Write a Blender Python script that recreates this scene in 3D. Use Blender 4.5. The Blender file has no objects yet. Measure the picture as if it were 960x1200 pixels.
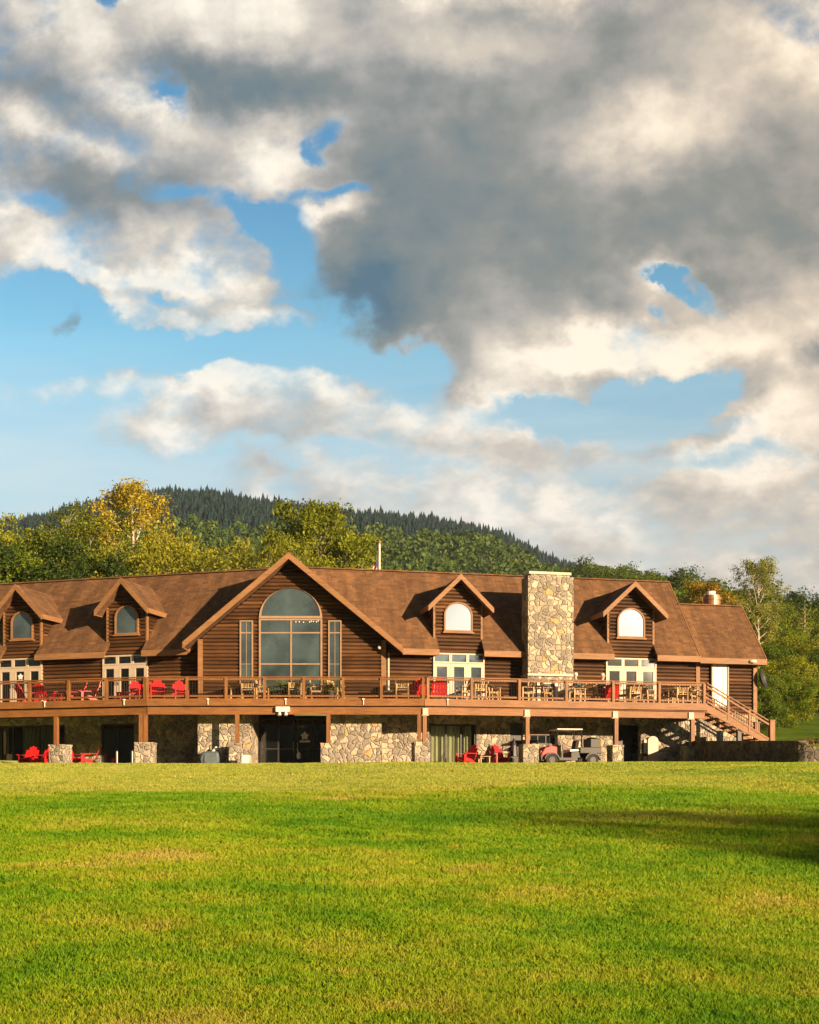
import bpy, bmesh, math, random
import numpy as np
from mathutils import Vector, Matrix, Euler

random.seed(7)
rng = np.random.default_rng(11)
scene = bpy.context.scene
COL = scene.collection
R = math.radians
F, PX, HY, CZ = 1400.0, 480.0, 935.0, -1.45      # focal length in photo pixels, principal column, horizon row, eye level
SUN_AZ, SUN_EL = R(44), R(10.5)                    # sun behind the viewer's right shoulder, low

# ------------------------------------------------------------------ materials
def newmat(name):
    m = bpy.data.materials.new(name); m.use_nodes = True
    nt = m.node_tree; nt.nodes.clear()
    return m, nt
class G:
    """tiny node-graph helper"""
    def __init__(s, nt): s.nt = nt
    def n(s, t, **kw):
        nd = s.nt.nodes.new(t)
        for k, v in kw.items():
            if k == 'inp':
                for kk, vv in v.items():
                    if isinstance(vv, bpy.types.NodeSocket): s.nt.links.new(vv, nd.inputs[kk])
                    else: nd.inputs[kk].default_value = vv
            else: setattr(nd, k, v)
        return nd
    def m(s, op, a, b=0.0, c=0.0, clamp=False):
        nd = s.nt.nodes.new('ShaderNodeMath'); nd.operation = op; nd.use_clamp = clamp
        for i, v in enumerate((a, b, c)):
            if isinstance(v, bpy.types.NodeSocket): s.nt.links.new(v, nd.inputs[i])
            else: nd.inputs[i].default_value = v
        return nd.outputs[0]
    def vm(s, op, a, b=(0, 0, 0), out=0):
        nd = s.nt.nodes.new('ShaderNodeVectorMath'); nd.operation = op
        for i, v in enumerate((a, b)):
            if isinstance(v, bpy.types.NodeSocket): s.nt.links.new(v, nd.inputs[i])
            elif op == 'SCALE' and i == 1: pass
            else: nd.inputs[i].default_value = v
        return nd.outputs[out]
    def scale(s, a, k):
        nd = s.nt.nodes.new('ShaderNodeVectorMath'); nd.operation = 'SCALE'
        s.nt.links.new(a, nd.inputs[0])
        if isinstance(k, bpy.types.NodeSocket): s.nt.links.new(k, nd.inputs[3])
        else: nd.inputs[3].default_value = k
        return nd.outputs[0]
    def noise(s, vec, sc, det=4, rough=.55, out=0, lac=2.0, dim='3D'):
        nd = s.nt.nodes.new('ShaderNodeTexNoise'); nd.noise_dimensions = dim
        s.nt.links.new(vec, nd.inputs['Vector'])
        nd.inputs['Scale'].default_value = sc; nd.inputs['Detail'].default_value = det
        nd.inputs['Roughness'].default_value = rough; nd.inputs['Lacunarity'].default_value = lac
        return nd.outputs[out]
    def ramp(s, fac, stops, interp='LINEAR'):
        nd = s.nt.nodes.new('ShaderNodeValToRGB'); cr = nd.color_ramp; cr.interpolation = interp
        while len(cr.elements) < len(stops): cr.elements.new(0.5)
        for e, (p, c) in zip(cr.elements, stops):
            e.position = p; e.color = (*c, 1) if len(c) == 3 else c
        s.nt.links.new(fac, nd.inputs[0]); return nd.outputs[0]
    def mix(s, fac, a, b, blend='MIX'):
        nd = s.nt.nodes.new('ShaderNodeMix'); nd.data_type = 'RGBA'; nd.blend_type = blend
        for i, v in ((0, fac), (6, a), (7, b)):
            if isinstance(v, bpy.types.NodeSocket): s.nt.links.new(v, nd.inputs[i])
            else: nd.inputs[i].default_value = (*v, 1) if isinstance(v, tuple) and len(v) == 3 else v
        return nd.outputs[2]
    def mapping(s, vec, scale=(1, 1, 1), rot=(0, 0, 0)):
        nd = s.nt.nodes.new('ShaderNodeMapping'); s.nt.links.new(vec, nd.inputs[0])
        nd.inputs['Scale'].default_value = scale; nd.inputs['Rotation'].default_value = rot
        return nd.outputs[0]
    def out(s, shader, disp=None):
        o = s.nt.nodes.new('ShaderNodeOutputMaterial'); s.nt.links.new(shader, o.inputs[0])
    def bsdf(s, color, rough=.7, bump=None, bs=.3, bd=.02, **kw):
        nd = s.nt.nodes.new('ShaderNodeBsdfPrincipled')
        for k, v in (('Base Color', color), ('Roughness', rough)):
            if isinstance(v, bpy.types.NodeSocket): s.nt.links.new(v, nd.inputs[k])
            else: nd.inputs[k].default_value = (*v, 1) if isinstance(v, tuple) and len(v) == 3 else v
        for k, v in kw.items():
            nd.inputs[k.replace('_', ' ')].default_value = v
        if bump is not None:
            b = s.nt.nodes.new('ShaderNodeBump'); b.inputs['Strength'].default_value = bs; b.inputs['Distance'].default_value = bd
            s.nt.links.new(bump, b.inputs['Height']); s.nt.links.new(b.outputs[0], nd.inputs['Normal'])
        return nd.outputs[0]
    def uv(s): return s.n('ShaderNodeTexCoord').outputs['UV']
    def obj(s): return s.n('ShaderNodeTexCoord').outputs['Object']
    def pos(s): return s.n('ShaderNodeNewGeometry').outputs['Position']

def wood_mat(name, c0, c1, rough=.6, sc=1.0, spec=.3, grain=(1.2, 14, 14), vert=False):
    m, nt = newmat(name); g = G(nt)
    v = g.mapping(g.uv(), (grain[1], grain[0], 1) if vert else (grain[0], grain[1], 1))
    a = g.noise(v, 1.0 * sc, 6, .6); b = g.noise(g.pos(), .7, 4, .6); c = g.noise(g.pos(), 9, 3, .6)
    f = g.m('ADD', g.m('MULTIPLY', a, .6), g.m('ADD', g.m('MULTIPLY', b, .35), g.m('MULTIPLY', c, .15)))
    col = g.ramp(f, [(.38, c0), (.68, c1)])
    g.out(g.bsdf(col, rough, a, .25, .01, Specular_IOR_Level=spec)); return m

def plain_mat(name, c, rough=.5, metal=0.0, var=.15, **kw):
    m, nt = newmat(name); g = G(nt)
    a = g.noise(g.pos(), 3.5, 5, .6)
    lo = tuple(x * (1 - var) for x in c); hi = tuple(min(1, x * (1 + var)) for x in c)
    col = g.ramp(a, [(.3, lo), (.7, hi)])
    g.out(g.bsdf(col, rough, a, .08, .01, Metallic=metal, **kw)); return m

M = {}
def mats():
    # round log siding: stained brown, weathered, each course a slightly different tone
    m, nt = newmat('log_siding'); g = G(nt)
    uv = g.uv(); pos = g.pos()
    sep = g.n('ShaderNodeSeparateXYZ', inp={0: pos})
    course = g.m('FLOOR', g.m('DIVIDE', g.m('SUBTRACT', sep.outputs[2], 0.0), .17))
    wn = g.n('ShaderNodeTexWhiteNoise', noise_dimensions='1D'); nt.links.new(course, wn.inputs['W'])
    a = g.noise(g.mapping(uv, (1.1, 22, 1)), 1.0, 7, .62)
    b = g.noise(pos, .55, 5, .65)
    f = g.m('ADD', g.m('MULTIPLY', a, .55), g.m('ADD', g.m('MULTIPLY', b, .35), g.m('MULTIPLY', wn.outputs[0], .18)))
    col = g.ramp(f, [(.36, (.026, .012, .005)), (.52, (.078, .036, .014)), (.70, (.20, .096, .038))])
    g.out(g.bsdf(col, .62, a, .35, .01, Specular_IOR_Level=.25)); M['log'] = m
    # asphalt shingles
    m, nt = newmat('roof_shingles'); g = G(nt)
    uv = g.uv(); pos = g.pos()
    br = g.n('ShaderNodeTexBrick', offset=.5, offset_frequency=2, squash=1.0)
    nt.links.new(uv, br.inputs['Vector'])
    br.inputs['Color1'].default_value = (.090, .052, .028, 1); br.inputs['Color2'].default_value = (.195, .108, .052, 1)
    br.inputs['Mortar'].default_value = (.15, .078, .031, 1)
    br.inputs['Scale'].default_value = 1.0; br.inputs['Mortar Size'].default_value = .012; br.inputs['Mortar Smooth'].default_value = .3
    br.inputs['Brick Width'].default_value = .32; br.inputs['Row Height'].default_value = .16; br.inputs['Bias'].default_value = -.1
    big = g.noise(g.mapping(uv, (1.9, .30, 1)), .8, 7, .68)
    tint = g.ramp(big, [(.38, (.58, .55, .54)), (.50, (.95, .92, .9)), (.62, (1.45, 1.36, 1.22))])
    col = g.mix(1.0, br.outputs[0], tint, 'MULTIPLY')
    fine = g.noise(pos, 30, 3, .7)
    col = g.mix(.25, col, g.ramp(fine, [(.3, (.05, .022, .012)), (.7, (.44, .24, .13))]))
    row = g.m('FRACT', g.m('DIVIDE', g.n('ShaderNodeSeparateXYZ', inp={0: uv}).outputs[1], .16))
    hgt = g.m('ADD', g.m('MULTIPLY', br.outputs[1], -1.0), g.m('ADD', g.m('MULTIPLY', row, -.8), g.m('MULTIPLY', fine, .3)))
    g.out(g.bsdf(col, .85, hgt, .5, .015, Specular_IOR_Level=.2)); M['roof'] = m
    # fieldstone with pale raised mortar
    for sname, dk in (('stone', 1.0), ('shaded_stone', .42)):  # second copy is darkened to paint in the retaining wall's shade
     m, nt = newmat('fieldstone' if dk == 1 else 'shaded_fieldstone'); g = G(nt)
     uv = g.uv()
     w = g.vm('ADD', uv, g.scale(g.noise(uv, 1.6, 4, .6, out=1), .5))
     v1 = g.n('ShaderNodeTexVoronoi', feature='DISTANCE_TO_EDGE', voronoi_dimensions='2D', inp={'Vector': w, 'Scale': 3.9, 'Randomness': 1.0})
     v2 = g.n('ShaderNodeTexVoronoi', feature='F1', voronoi_dimensions='2D', inp={'Vector': w, 'Scale': 3.9, 'Randomness': 1.0})
     hs = g.n('ShaderNodeSeparateColor', inp={0: v2.outputs['Color']})
     base = g.ramp(hs.outputs[0], [(0, (.17, .165, .16)), (.18, (.36, .33, .29)), (.36, (.20, .195, .19)), (.52, (.55, .49, .38)), (.66, (.26, .25, .24)), (.80, (.62, .56, .45)), (.92, (.58, .36, .13)), (.96, (.11, .105, .10))], 'CONSTANT')
     nn = g.noise(uv, 7, 6, .65)
     base = g.mix(.34, base, g.ramp(nn, [(.3, (.16, .145, .125)), (.7, (.64, .57, .46))]))
     edge = g.ramp(v1.outputs[0], [(.03, (1, 1, 1)), (.075, (0, 0, 0))])
     col = g.mix(edge, base, g.ramp(nn, [(.3, (.48, .44, .36)), (.7, (.66, .61, .52))]))
     h = g.m('ADD', g.m('MINIMUM', g.m('MULTIPLY', v1.outputs[0], 6), 1), g.m('MULTIPLY', nn, .7))
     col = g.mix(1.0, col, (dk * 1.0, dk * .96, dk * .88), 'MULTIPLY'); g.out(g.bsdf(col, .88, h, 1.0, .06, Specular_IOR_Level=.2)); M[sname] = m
    M['deck'] = wood_mat('stained_deck_timber', (.12, .052, .017), (.31, .138, .044), .55, 1.0, .35, (1.5, 20, 1))
    M['deckv'] = wood_mat('stained_post_timber', (.12, .052, .017), (.31, .138, .044), .55, 1.0, .35, (1.5, 20, 1), vert=True)
    M['trim'] = wood_mat('brown_trim_board', (.17, .085, .034), (.33, .175, .080), .6, 1.0, .3)
    M['floor'] = wood_mat('deck_boards', (.20, .10, .05), (.32, .18, .10), .7, 1.0, .25)
    M['soffit'] = wood_mat('soffit_boards', (.16, .07, .03), (.24, .11, .05), .7)
    M['baluster'] = plain_mat('dark_bronze_baluster', (.07, .045, .03), .45, .3)
    M['cream'] = plain_mat('cream_door_paint', (.50, .42, .32), .5, var=.08)
    M['tanframe'] = plain_mat('tan_window_frame', (.33, .22, .14), .5, var=.12)
    M['white'] = plain_mat('white_paint', (.74, .72, .66), .5, var=.06)
    M['red'] = plain_mat('red_plastic_lumber', (.62, .018, .022), .42, var=.1)
    M['teak'] = wood_mat('teak_outdoor_furniture', (.36, .22, .10), (.62, .43, .22), .55)
    M['black'] = plain_mat('black_vinyl', (.018, .018, .02), .5)
    M['darkmetal'] = plain_mat('dark_grey_metal', (.035, .037, .04), .5, .2)
    M['iron'] = plain_mat('galvanised_metal', (.30, .30, .29), .4, .8)
    M['greycover'] = plain_mat('slate_grey_cover_cloth', (.10, .135, .15), .7, var=.2)
    M['tyre'] = plain_mat('tyre_rubber', (.02, .02, .02), .8)
    M['concrete'] = plain_mat('patio_concrete', (.20, .18, .155), .85, var=.2)
    M['bark'] = wood_mat('grey_bark', (.10, .075, .055), (.26, .21, .16), .9, vert=True)
    M['palebark'] = wood_mat('pale_bark', (.38, .32, .24), (.68, .60, .48), .85, vert=True)
    M['copper'] = plain_mat('copper_vent', (.50, .22, .14), .4, .5)
    M['skin'] = plain_mat('skin', (.55, .33, .24), .5, var=.05)
    M['cloth_grey'] = plain_mat('grey_shirt', (.42, .44, .46), .8)
    M['cloth_teal'] = plain_mat('teal_jacket', (.05, .16, .18), .8)
    M['cloth_navy'] = plain_mat('navy_shirt', (.05, .05, .09), .8)
    M['cloth_dark'] = plain_mat('dark_trousers', (.05, .05, .07), .85)
    M['cloth_khaki'] = plain_mat('khaki_shorts', (.42, .33, .22), .85)
    M['hair'] = plain_mat('grey_hair', (.55, .50, .42), .7)
    M['hair2'] = plain_mat('white_cap', (.75, .68, .58), .7)
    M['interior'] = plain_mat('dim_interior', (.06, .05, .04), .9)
    # opaque reflective glazing over a dim room
    def glass(name, c, rough=.03, coat=1.0):
        m, nt = newmat(name); g = G(nt)
        a = g.noise(g.pos(), .8, 3, .6)
        wob = g.noise(g.pos(), .9, 1, .5)
        col = g.ramp(a, [(.35, tuple(x * .6 for x in c)), (.7, tuple(min(1, x * 1.5) for x in c))])
        g.out(g.bsdf(col, rough, wob, .02, .02, Specular_IOR_Level=1.0, IOR=1.7, Coat_Weight=coat, Coat_Roughness=.02)); M[name] = m
    glass('glass', (.050, .078, .086)); glass('glass_dark', (.008, .010, .011), .08, .35); glass('glass_door', (.07, .10, .125))
    # mirror-like low-e coated panes of the right wing
    m, nt = newmat('coated_glass'); g = G(nt)
    wob = g.noise(g.pos(), .6, 1, .5)
    gl = g.n('ShaderNodeBsdfGlossy', inp={'Color': (.86, .84, .80, 1), 'Roughness': .06})
    b = g.n('ShaderNodeBump', inp={'Strength': .03, 'Distance': .02, 'Height': wob}); nt.links.new(b.outputs[0], gl.inputs['Normal'])
    g.out(gl.outputs[0]); M['coated'] = m
    # white translucent blind behind a pane
    M['blind'] = plain_mat('white_roller_blind', (.80, .78, .72), .35, var=.04, Coat_Weight=.6)
    # see-through pane
    m, nt = newmat('clear_pane'); g = G(nt)
    tr = g.n('ShaderNodeBsdfTransparent', inp={'Color': (.82, .86, .82, 1)})
    gl = g.n('ShaderNodeBsdfGlossy', inp={'Roughness': .03, 'Color': (1, 1, 1, 1)})
    fr = g.n('ShaderNodeFresnel', inp={'IOR': 1.5})
    mx = g.n('ShaderNodeMixShader', inp={0: fr.outputs[0], 1: tr.outputs[0], 2: gl.outputs[0]})
    g.out(mx.outputs[0]); M['clear'] = m
    # curtains
    m, nt = newmat('linen_curtain'); g = G(nt)
    a = g.noise(g.mapping(g.uv(), (9, .6, 1)), 1.0, 3, .5)
    g.out(g.bsdf(g.ramp(a, [(.35, (.34, .32, .20)), (.65, (.62, .58, .42))]), .9)); M['curtain'] = m
    # stripes and stars
    m, nt = newmat('star_spangled_cloth'); g = G(nt)
    uvn = g.uv(); s = g.n('ShaderNodeSeparateXYZ', inp={0: uvn})
    st = g.m('GREATER_THAN', g.m('FRACT', g.m('MULTIPLY', s.outputs[1], 6.5)), .5)
    stripes = g.mix(st, (.60, .02, .03), (.8, .8, .8))
    cant = g.m('MULTIPLY', g.m('LESS_THAN', s.outputs[0], .42), g.m('GREATER_THAN', s.outputs[1], .46))
    vo = g.n('ShaderNodeTexVoronoi', voronoi_dimensions='2D', feature='F1', inp={'Vector': g.mapping(uvn, (24, 14, 1)), 'Scale': 1.0, 'Randomness': 0.0})
    star = g.m('LESS_THAN', vo.outputs[0], .27)
    blue = g.mix(star, (.018, .03, .16), (.8, .8, .8))
    g.out(g.bsdf(g.mix(cant, stripes, blue), .8)); M['flag'] = m

    # foliage
    def leaf(name, c0, c1, c2, tr=.35):
        m, nt = newmat(name); g = G(nt)
        ge = g.n('ShaderNodeNewGeometry'); oi = g.n('ShaderNodeObjectInfo')
        b = g.noise(ge.outputs['Position'], .35, 3, .6)
        f = g.m('ADD', g.m('MULTIPLY', ge.outputs['Random Per Island'], .5), g.m('ADD', g.m('MULTIPLY', b, .7), g.m('MULTIPLY', oi.outputs['Random'], .25)))
        col = g.ramp(f, [(.35, c0), (.68, c1), (1.0, c2)])
        d = g.bsdf(col, .55, Specular_IOR_Level=.25)
        t = g.n('ShaderNodeBsdfTranslucent', inp={'Color': g.mix(1.0, col, (1.3, 1.25, .5), 'MULTIPLY')})
        mx = g.n('ShaderNodeMixShader', inp={0: tr, 1: d, 2: t.outputs[0]})
        g.out(mx.outputs[0]); M[name] = m
    leaf('leaf_green', (.035, .075, .008), (.12, .19, .014), (.26, .32, .025))
    leaf('leaf_dark', (.018, .042, .008), (.052, .095, .014), (.12, .17, .02))
    leaf('leaf_gold', (.11, .125, .010), (.26, .275, .02), (.45, .43, .04))
    leaf('leaf_yellowgreen', (.07, .095, .008), (.19, .235, .016), (.36, .38, .03))
    leaf('leaf_orange', (.16, .10, .012), (.36, .24, .025), (.52, .40, .06))
    leaf('leaf_amber', (.14, .12, .010), (.34, .28, .02), (.54, .44, .04))
    leaf('leaf_pale', (.09, .12, .02), (.22, .25, .05), (.40, .40, .10))
    leaf('forest_conifer', (.007, .024, .028), (.013, .038, .040), (.024, .055, .048), .1)
    leaf('forest_broadleaf', (.030, .075, .014), (.065, .125, .020), (.13, .18, .025), .2)
mats()

# lawn colour shared by the soil sheet and the blades, laid out on the ground in metres
def lawn_colour(g):
    p = g.pos(); s = g.n('ShaderNodeSeparateXYZ', inp={0: p})
    big = g.noise(g.mapping(p, (.23, .27, .2)), 1.0, 5, .6)
    mid = g.noise(g.mapping(p, (.9, 1.5, .5)), 1.0, 6, .65)
    fine = g.noise(p, 5, 4, .6)
    f = g.m('ADD', g.m('MULTIPLY', big, .62), g.m('ADD', g.m('MULTIPLY', mid, .30), g.m('MULTIPLY', fine, .22))); f = g.m('SUBTRACT', f, .07)
    col = g.ramp(f, [(.38, (.08, .23, .005)), (.45, (.16, .325, .007)), (.51, (.26, .38, .012)), (.57, (.36, .40, .03)), (.64, (.50, .43, .10))])
    # close-mown fairway in front of the building is paler
    edge = g.m('ADD', s.outputs[1], g.m('MULTIPLY', g.m('SUBTRACT', big, .5), 6.0))
    fair = g.m('MULTIPLY', g.m('SMOOTH_MIN', g.m('MULTIPLY', g.m('SUBTRACT', edge, 26.5), .45, clamp=True), 1.0, .0), .80)
    rightf = g.m('MULTIPLY', g.m('SUBTRACT', s.outputs[0], 5.0), .16, clamp=True)
    fair = g.m('MULTIPLY', fair, g.m('SUBTRACT', 1.0, g.m('MULTIPLY', rightf, .65)))
    far = g.m('MULTIPLY', g.m('SUBTRACT', 58.0, s.outputs[1]), .3, clamp=True)
    fair = g.m('MULTIPLY', fair, far)
    col = g.mix(fair, col, g.ramp(mid, [(.35, (.29, .36, .05)), (.65, (.43, .44, .09))]))
    # a belt of longer, deeper green grass on the bank just below the fairway
    belt = g.m('MULTIPLY', g.m('MULTIPLY', g.m('SUBTRACT', edge, 18.5), .35, clamp=True), g.m('MULTIPLY', g.m('SUBTRACT', 27.0, edge), .6, clamp=True))
    col = g.mix(g.m('MULTIPLY', belt, .55), col, g.ramp(mid, [(.35, (.085, .23, .006)), (.65, (.19, .36, .01))]))
    return col, fine
m, nt = newmat('lawn_soil'); g = G(nt); c, fine = lawn_colour(g)
g.out(g.bsdf(g.mix(1.0, c, (.75, .72, .8), 'MULTIPLY'), .9, g.noise(g.pos(), 12, 6, .7), 1.0, .05, Specular_IOR_Level=.1, Sheen_Weight=.5, Sheen_Roughness=.6, Sheen_Tint=(.9, 1, .4, 1))); M['lawn'] = m
m, nt = newmat('grass_blades'); g = G(nt); c, fine = lawn_colour(g)
rp = g.n('ShaderNodeNewGeometry').outputs['Random Per Island']
c = g.mix(1.0, c, g.ramp(rp, [(0, (.88, .9, .86)), (.8, (1.16, 1.13, 1.1)), (.96, (1.2, 1.15, 1.1)), (.965, (1.7, 1.3, 2.0)), (1, (1.8, 1.35, 2.2))]), 'MULTIPLY')
d = g.bsdf(c, .6, Specular_IOR_Level=.2)
t = g.n('ShaderNodeBsdfTranslucent', inp={'Color': c})
g.out(g.n('ShaderNodeMixShader', inp={0: .3, 1: d, 2: t.outputs[0]}).outputs[0]); M['blade'] = m

m, nt = newmat('slope_lawn'); g = G(nt); a_ = g.noise(g.pos(), .5, 6, .65); b_ = g.noise(g.pos(), 9, 4, .7)
g.out(g.bsdf(g.ramp(g.m('ADD', g.m('MULTIPLY', a_, .7), g.m('MULTIPLY', b_, .3)), [(.38, (.045, .12, .008)), (.62, (.17, .25, .02))]), .9, b_, 1.0, .06, Specular_IOR_Level=.1)); M['slope'] = m
# ------------------------------------------------------------------ mesh helpers
class MB:
    def __init__(s): s.v = []; s.f = []; s.mi = []; s.cur = 0; s.uvs = None; s.sm = False
    def add(s, vs, fs):
        o = len(s.v); s.v += [tuple(map(float, p)) for p in vs]
        for f in fs: s.f.append(tuple(i + o for i in f)); s.mi.append(s.cur)
    def box(s, c, size, rz=0.0, rot=None):
        hx, hy, hz = (q / 2 for q in size)
        mt = Matrix.Rotation(rz, 3, 'Z') if rot is None else rot
        vs = [Vector(c) + mt @ Vector((x, y, z)) for x in (-hx, hx) for y in (-hy, hy) for z in (-hz, hz)]
        s.add(vs, [(0, 1, 3, 2), (4, 6, 7, 5), (0, 4, 5, 1), (2, 3, 7, 6), (0, 2, 6, 4), (1, 5, 7, 3)])
    def beam(s, p0, p1, w, h, up=(0, 0, 1)):
        p0, p1 = Vector(p0), Vector(p1); d = (p1 - p0); L = d.length; d.normalize()
        side = d.cross(Vector(up))
        if side.length < 1e-4: side = Vector((1, 0, 0))
        side.normalize(); u = side.cross(d)
        mt = Matrix((d, side, u)).transposed()
        s.box((p0 + p1) / 2, (L, w, h), rot=mt)
    def cyl(s, p0, p1, r0, r1=None, n=8, caps=True):
        r1 = r0 if r1 is None else r1
        p0, p1 = Vector(p0), Vector(p1); d = (p1 - p0).normalized()
        a = d.cross(Vector((0, 0, 1)));
        if a.length < 1e-3: a = Vector((1, 0, 0))
        a.normalize(); b = d.cross(a)
        vs = []
        for p, r in ((p0, r0), (p1, r1)):
            for k in range(n):
                t = 2 * math.pi * k / n; vs.append(p + a * (r * math.cos(t)) + b * (r * math.sin(t)))
        fs = [(k, (k + 1) % n, n + (k + 1) % n, n + k) for k in range(n)]
        if caps: fs += [tuple(range(n))[::-1], tuple(range(n, 2 * n))]
        s.add(vs, fs)
    def tube(s, pts, rad, n=6):
        for i in range(len(pts) - 1): s.cyl(pts[i], pts[i + 1], rad[i], rad[i + 1], n, caps=(i in (0, len(pts) - 2)))
    def prism(s, top, off):
        """closed prism: planar polygon 'top' swept by vector off"""
        n = len(top); off = Vector(off)
        vs = [Vector(p) for p in top] + [Vector(p) + off for p in top]
        s.add(vs, [tuple(range(n)), tuple(range(n, 2 * n))[::-1]] + [(k, n + k, n + (k + 1) % n, (k + 1) % n) for k in range(n)])
    def ball(s, c, r, n=10, m=7, sq=(1, 1, 1)):
        vs = []; fs = []
        for i in range(m + 1):
            th = math.pi * i / m
            for k in range(n):
                ph = 2 * math.pi * k / n
                vs.append((c[0] + r * sq[0] * math.sin(th) * math.cos(ph), c[1] + r * sq[1] * math.sin(th) * math.sin(ph), c[2] + r * sq[2] * math.cos(th)))
        for i in range(m):
            for k in range(n): fs.append((i * n + k, (i + 1) * n + k, (i + 1) * n + (k + 1) % n, i * n + (k + 1) % n))
        s.add(vs, fs)
    def build(s, name, mat, parent=None, base=None, smooth=False, recalc=True, uv=None, bevel=0):
        me = bpy.data.meshes.new(name)
        b = Vector(base) if base is not None else (Vector(parent['_base']) if parent is not None and '_base' in parent else Vector((0, 0, 0)))
        me.from_pydata([tuple(Vector(p) - b) for p in s.v], [], s.f)
        for mm in (mat if isinstance(mat, (list, tuple)) else [mat]): me.materials.append(mm)
        if isinstance(mat, (list, tuple)): me.polygons.foreach_set('material_index', s.mi)
        if recalc:
            bm = bmesh.new(); bm.from_mesh(me); bmesh.ops.recalc_face_normals(bm, faces=bm.faces)
            if bevel: bmesh.ops.bevel(bm, geom=list(bm.edges), offset=bevel, segments=1, affect='EDGES')
            bm.to_mesh(me); bm.free()
        me.update()
        ul = me.uv_layers.new(name='UVMap')
        if uv is not None:
            ul.data.foreach_set('uv', [q for l in me.loops for q in uv[l.vertex_index]])
        else:
            for p in me.polygons:
                n = p.normal; t = Vector((0, 0, 1)).cross(n)
                if t.length < 1e-3: t = Vector((1, 0, 0))
                t.normalize()
                if t.x < -1e-6 or (abs(t.x) < 1e-6 and t.y < 0): t = -t
                bb = n.cross(t)
                if bb.z < 0: bb = -bb
                for li in p.loop_indices:
                    co = me.vertices[me.loops[li].vertex_index].co + b
                    ul.data[li].uv = (co.dot(t), co.dot(bb))
        if smooth: me.polygons.foreach_set('use_smooth', [True] * len(me.polygons))
        o = bpy.data.objects.new(name, me); COL.objects.link(o)
        if parent is not None: o.parent = parent; o.location = (0, 0, 0)
        else: o.location = b
        o['_base'] = tuple(b)
        return o

def tag(o, label=None, cat=None, group=None, kind=None):
    if label: o['label'] = label
    if cat: o['category'] = cat
    if group: o['group'] = group
    if kind: o['kind'] = kind
    return o
def thing(name, base, label, cat, group=None, kind=None, rz=0.0):
    o = bpy.data.objects.new(name, None); COL.objects.link(o); o.location = base; o.empty_display_size = .2
    o.rotation_euler = (0, 0, rz); o['_base'] = tuple(base)
    return tag(o, label, cat, group, kind)
def local_thing(name, label, cat, group=None):
    o = thing(name, (0, 0, 0), label, cat, group); return o
def dup(root, loc, rz=0.0, label=None, group=None, sc=None):
    r = root.copy(); COL.objects.link(r); r.location = loc; r.rotation_euler = (0, 0, rz)
    if sc is not None: r.scale = sc if hasattr(sc, '__len__') else (sc, sc, sc)
    if label: r['label'] = label
    if group: r['group'] = group
    for ch in list(root.children):
        c = ch.copy(); COL.objects.link(c); c.parent = r
        for gch in ch.children:
            d = gch.copy(); COL.objects.link(d); d.parent = c
    return r
def np_mesh(name, verts, k, mat, parent=None, tris=None):
    """many separate k-gons (verts: N*k x 3), or indexed triangles"""
    me = bpy.data.meshes.new(name); nv = len(verts)
    me.vertices.add(nv); me.vertices.foreach_set('co', np.ascontiguousarray(verts, dtype=np.float32).ravel())
    if tris is None: idx = np.arange(nv, dtype=np.int32); nf = nv // k
    else: idx = np.ascontiguousarray(tris, dtype=np.int32).ravel(); nf = len(idx) // k
    me.loops.add(len(idx)); me.loops.foreach_set('vertex_index', idx)
    me.polygons.add(nf); me.polygons.foreach_set('loop_start', np.arange(0, nf * k, k, dtype=np.int32))
    me.materials.append(mat); me.update(calc_edges=True)
    o = bpy.data.objects.new(name, me); COL.objects.link(o)
    if parent is not None: o.parent = parent
    return o

class Frame:
    def __init__(s, o, u, n): s.o, s.u, s.n = o, u, n
    def p(s, t, v, z): return Vector((s.o[0] + t * s.u[0] + v * s.n[0], s.o[1] + t * s.u[1] + v * s.n[1], z))
    def t(s, px, v):
        a = (px - PX) / F
        return (a * (s.o[1] + v * s.n[1]) - (s.o[0] + v * s.n[0])) / (s.u[0] - a * s.u[1])
    def z(s, px, py, v):
        d = s.o[1] + v * s.n[1] + s.t(px, v) * s.u[1]
        return CZ + (HY - py) * d / F
    def vof(s, x, y): return (x - s.o[0]) * s.n[0] + (y - s.o[1]) * s.n[1]
    def tof(s, x, y): return (x - s.o[0]) * s.u[0] + (y - s.o[1]) * s.u[1]
    def box(s, mb, t0, t1, v0, v1, z0, z1):
        mb.prism([s.p(t0, v0, z1), s.p(t1, v0, z1), s.p(t1, v1, z1), s.p(t0, v1, z1)], (0, 0, z0 - z1))
    @property
    def ang(s): return math.atan2(s.u[1], s.u[0])
c12, s12 = math.cos(R(12)), math.sin(R(12)); c16, s16 = math.cos(R(16)), math.sin(R(16))
FC = Frame((0, 52.0), (1, 0), (0, 1))
FR = Frame((.63, 52.0), (c12, s12), (-s12, c12))
FL = Frame((-11.44, 52.0), (-c16, s16), (s16, c16))
EAVE, RIDGE = 5.35, 9.57
VE_R, VR_R, VW_R = 2.6, 6.2, 3.2
VE_L, VR_L, VW_L = 2.85, 6.6, 3.4
SR = (RIDGE - EAVE) / (VR_R - VE_R); SL = (RIDGE - EAVE) / (VR_L - VE_L)
DECK = 2.86
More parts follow.
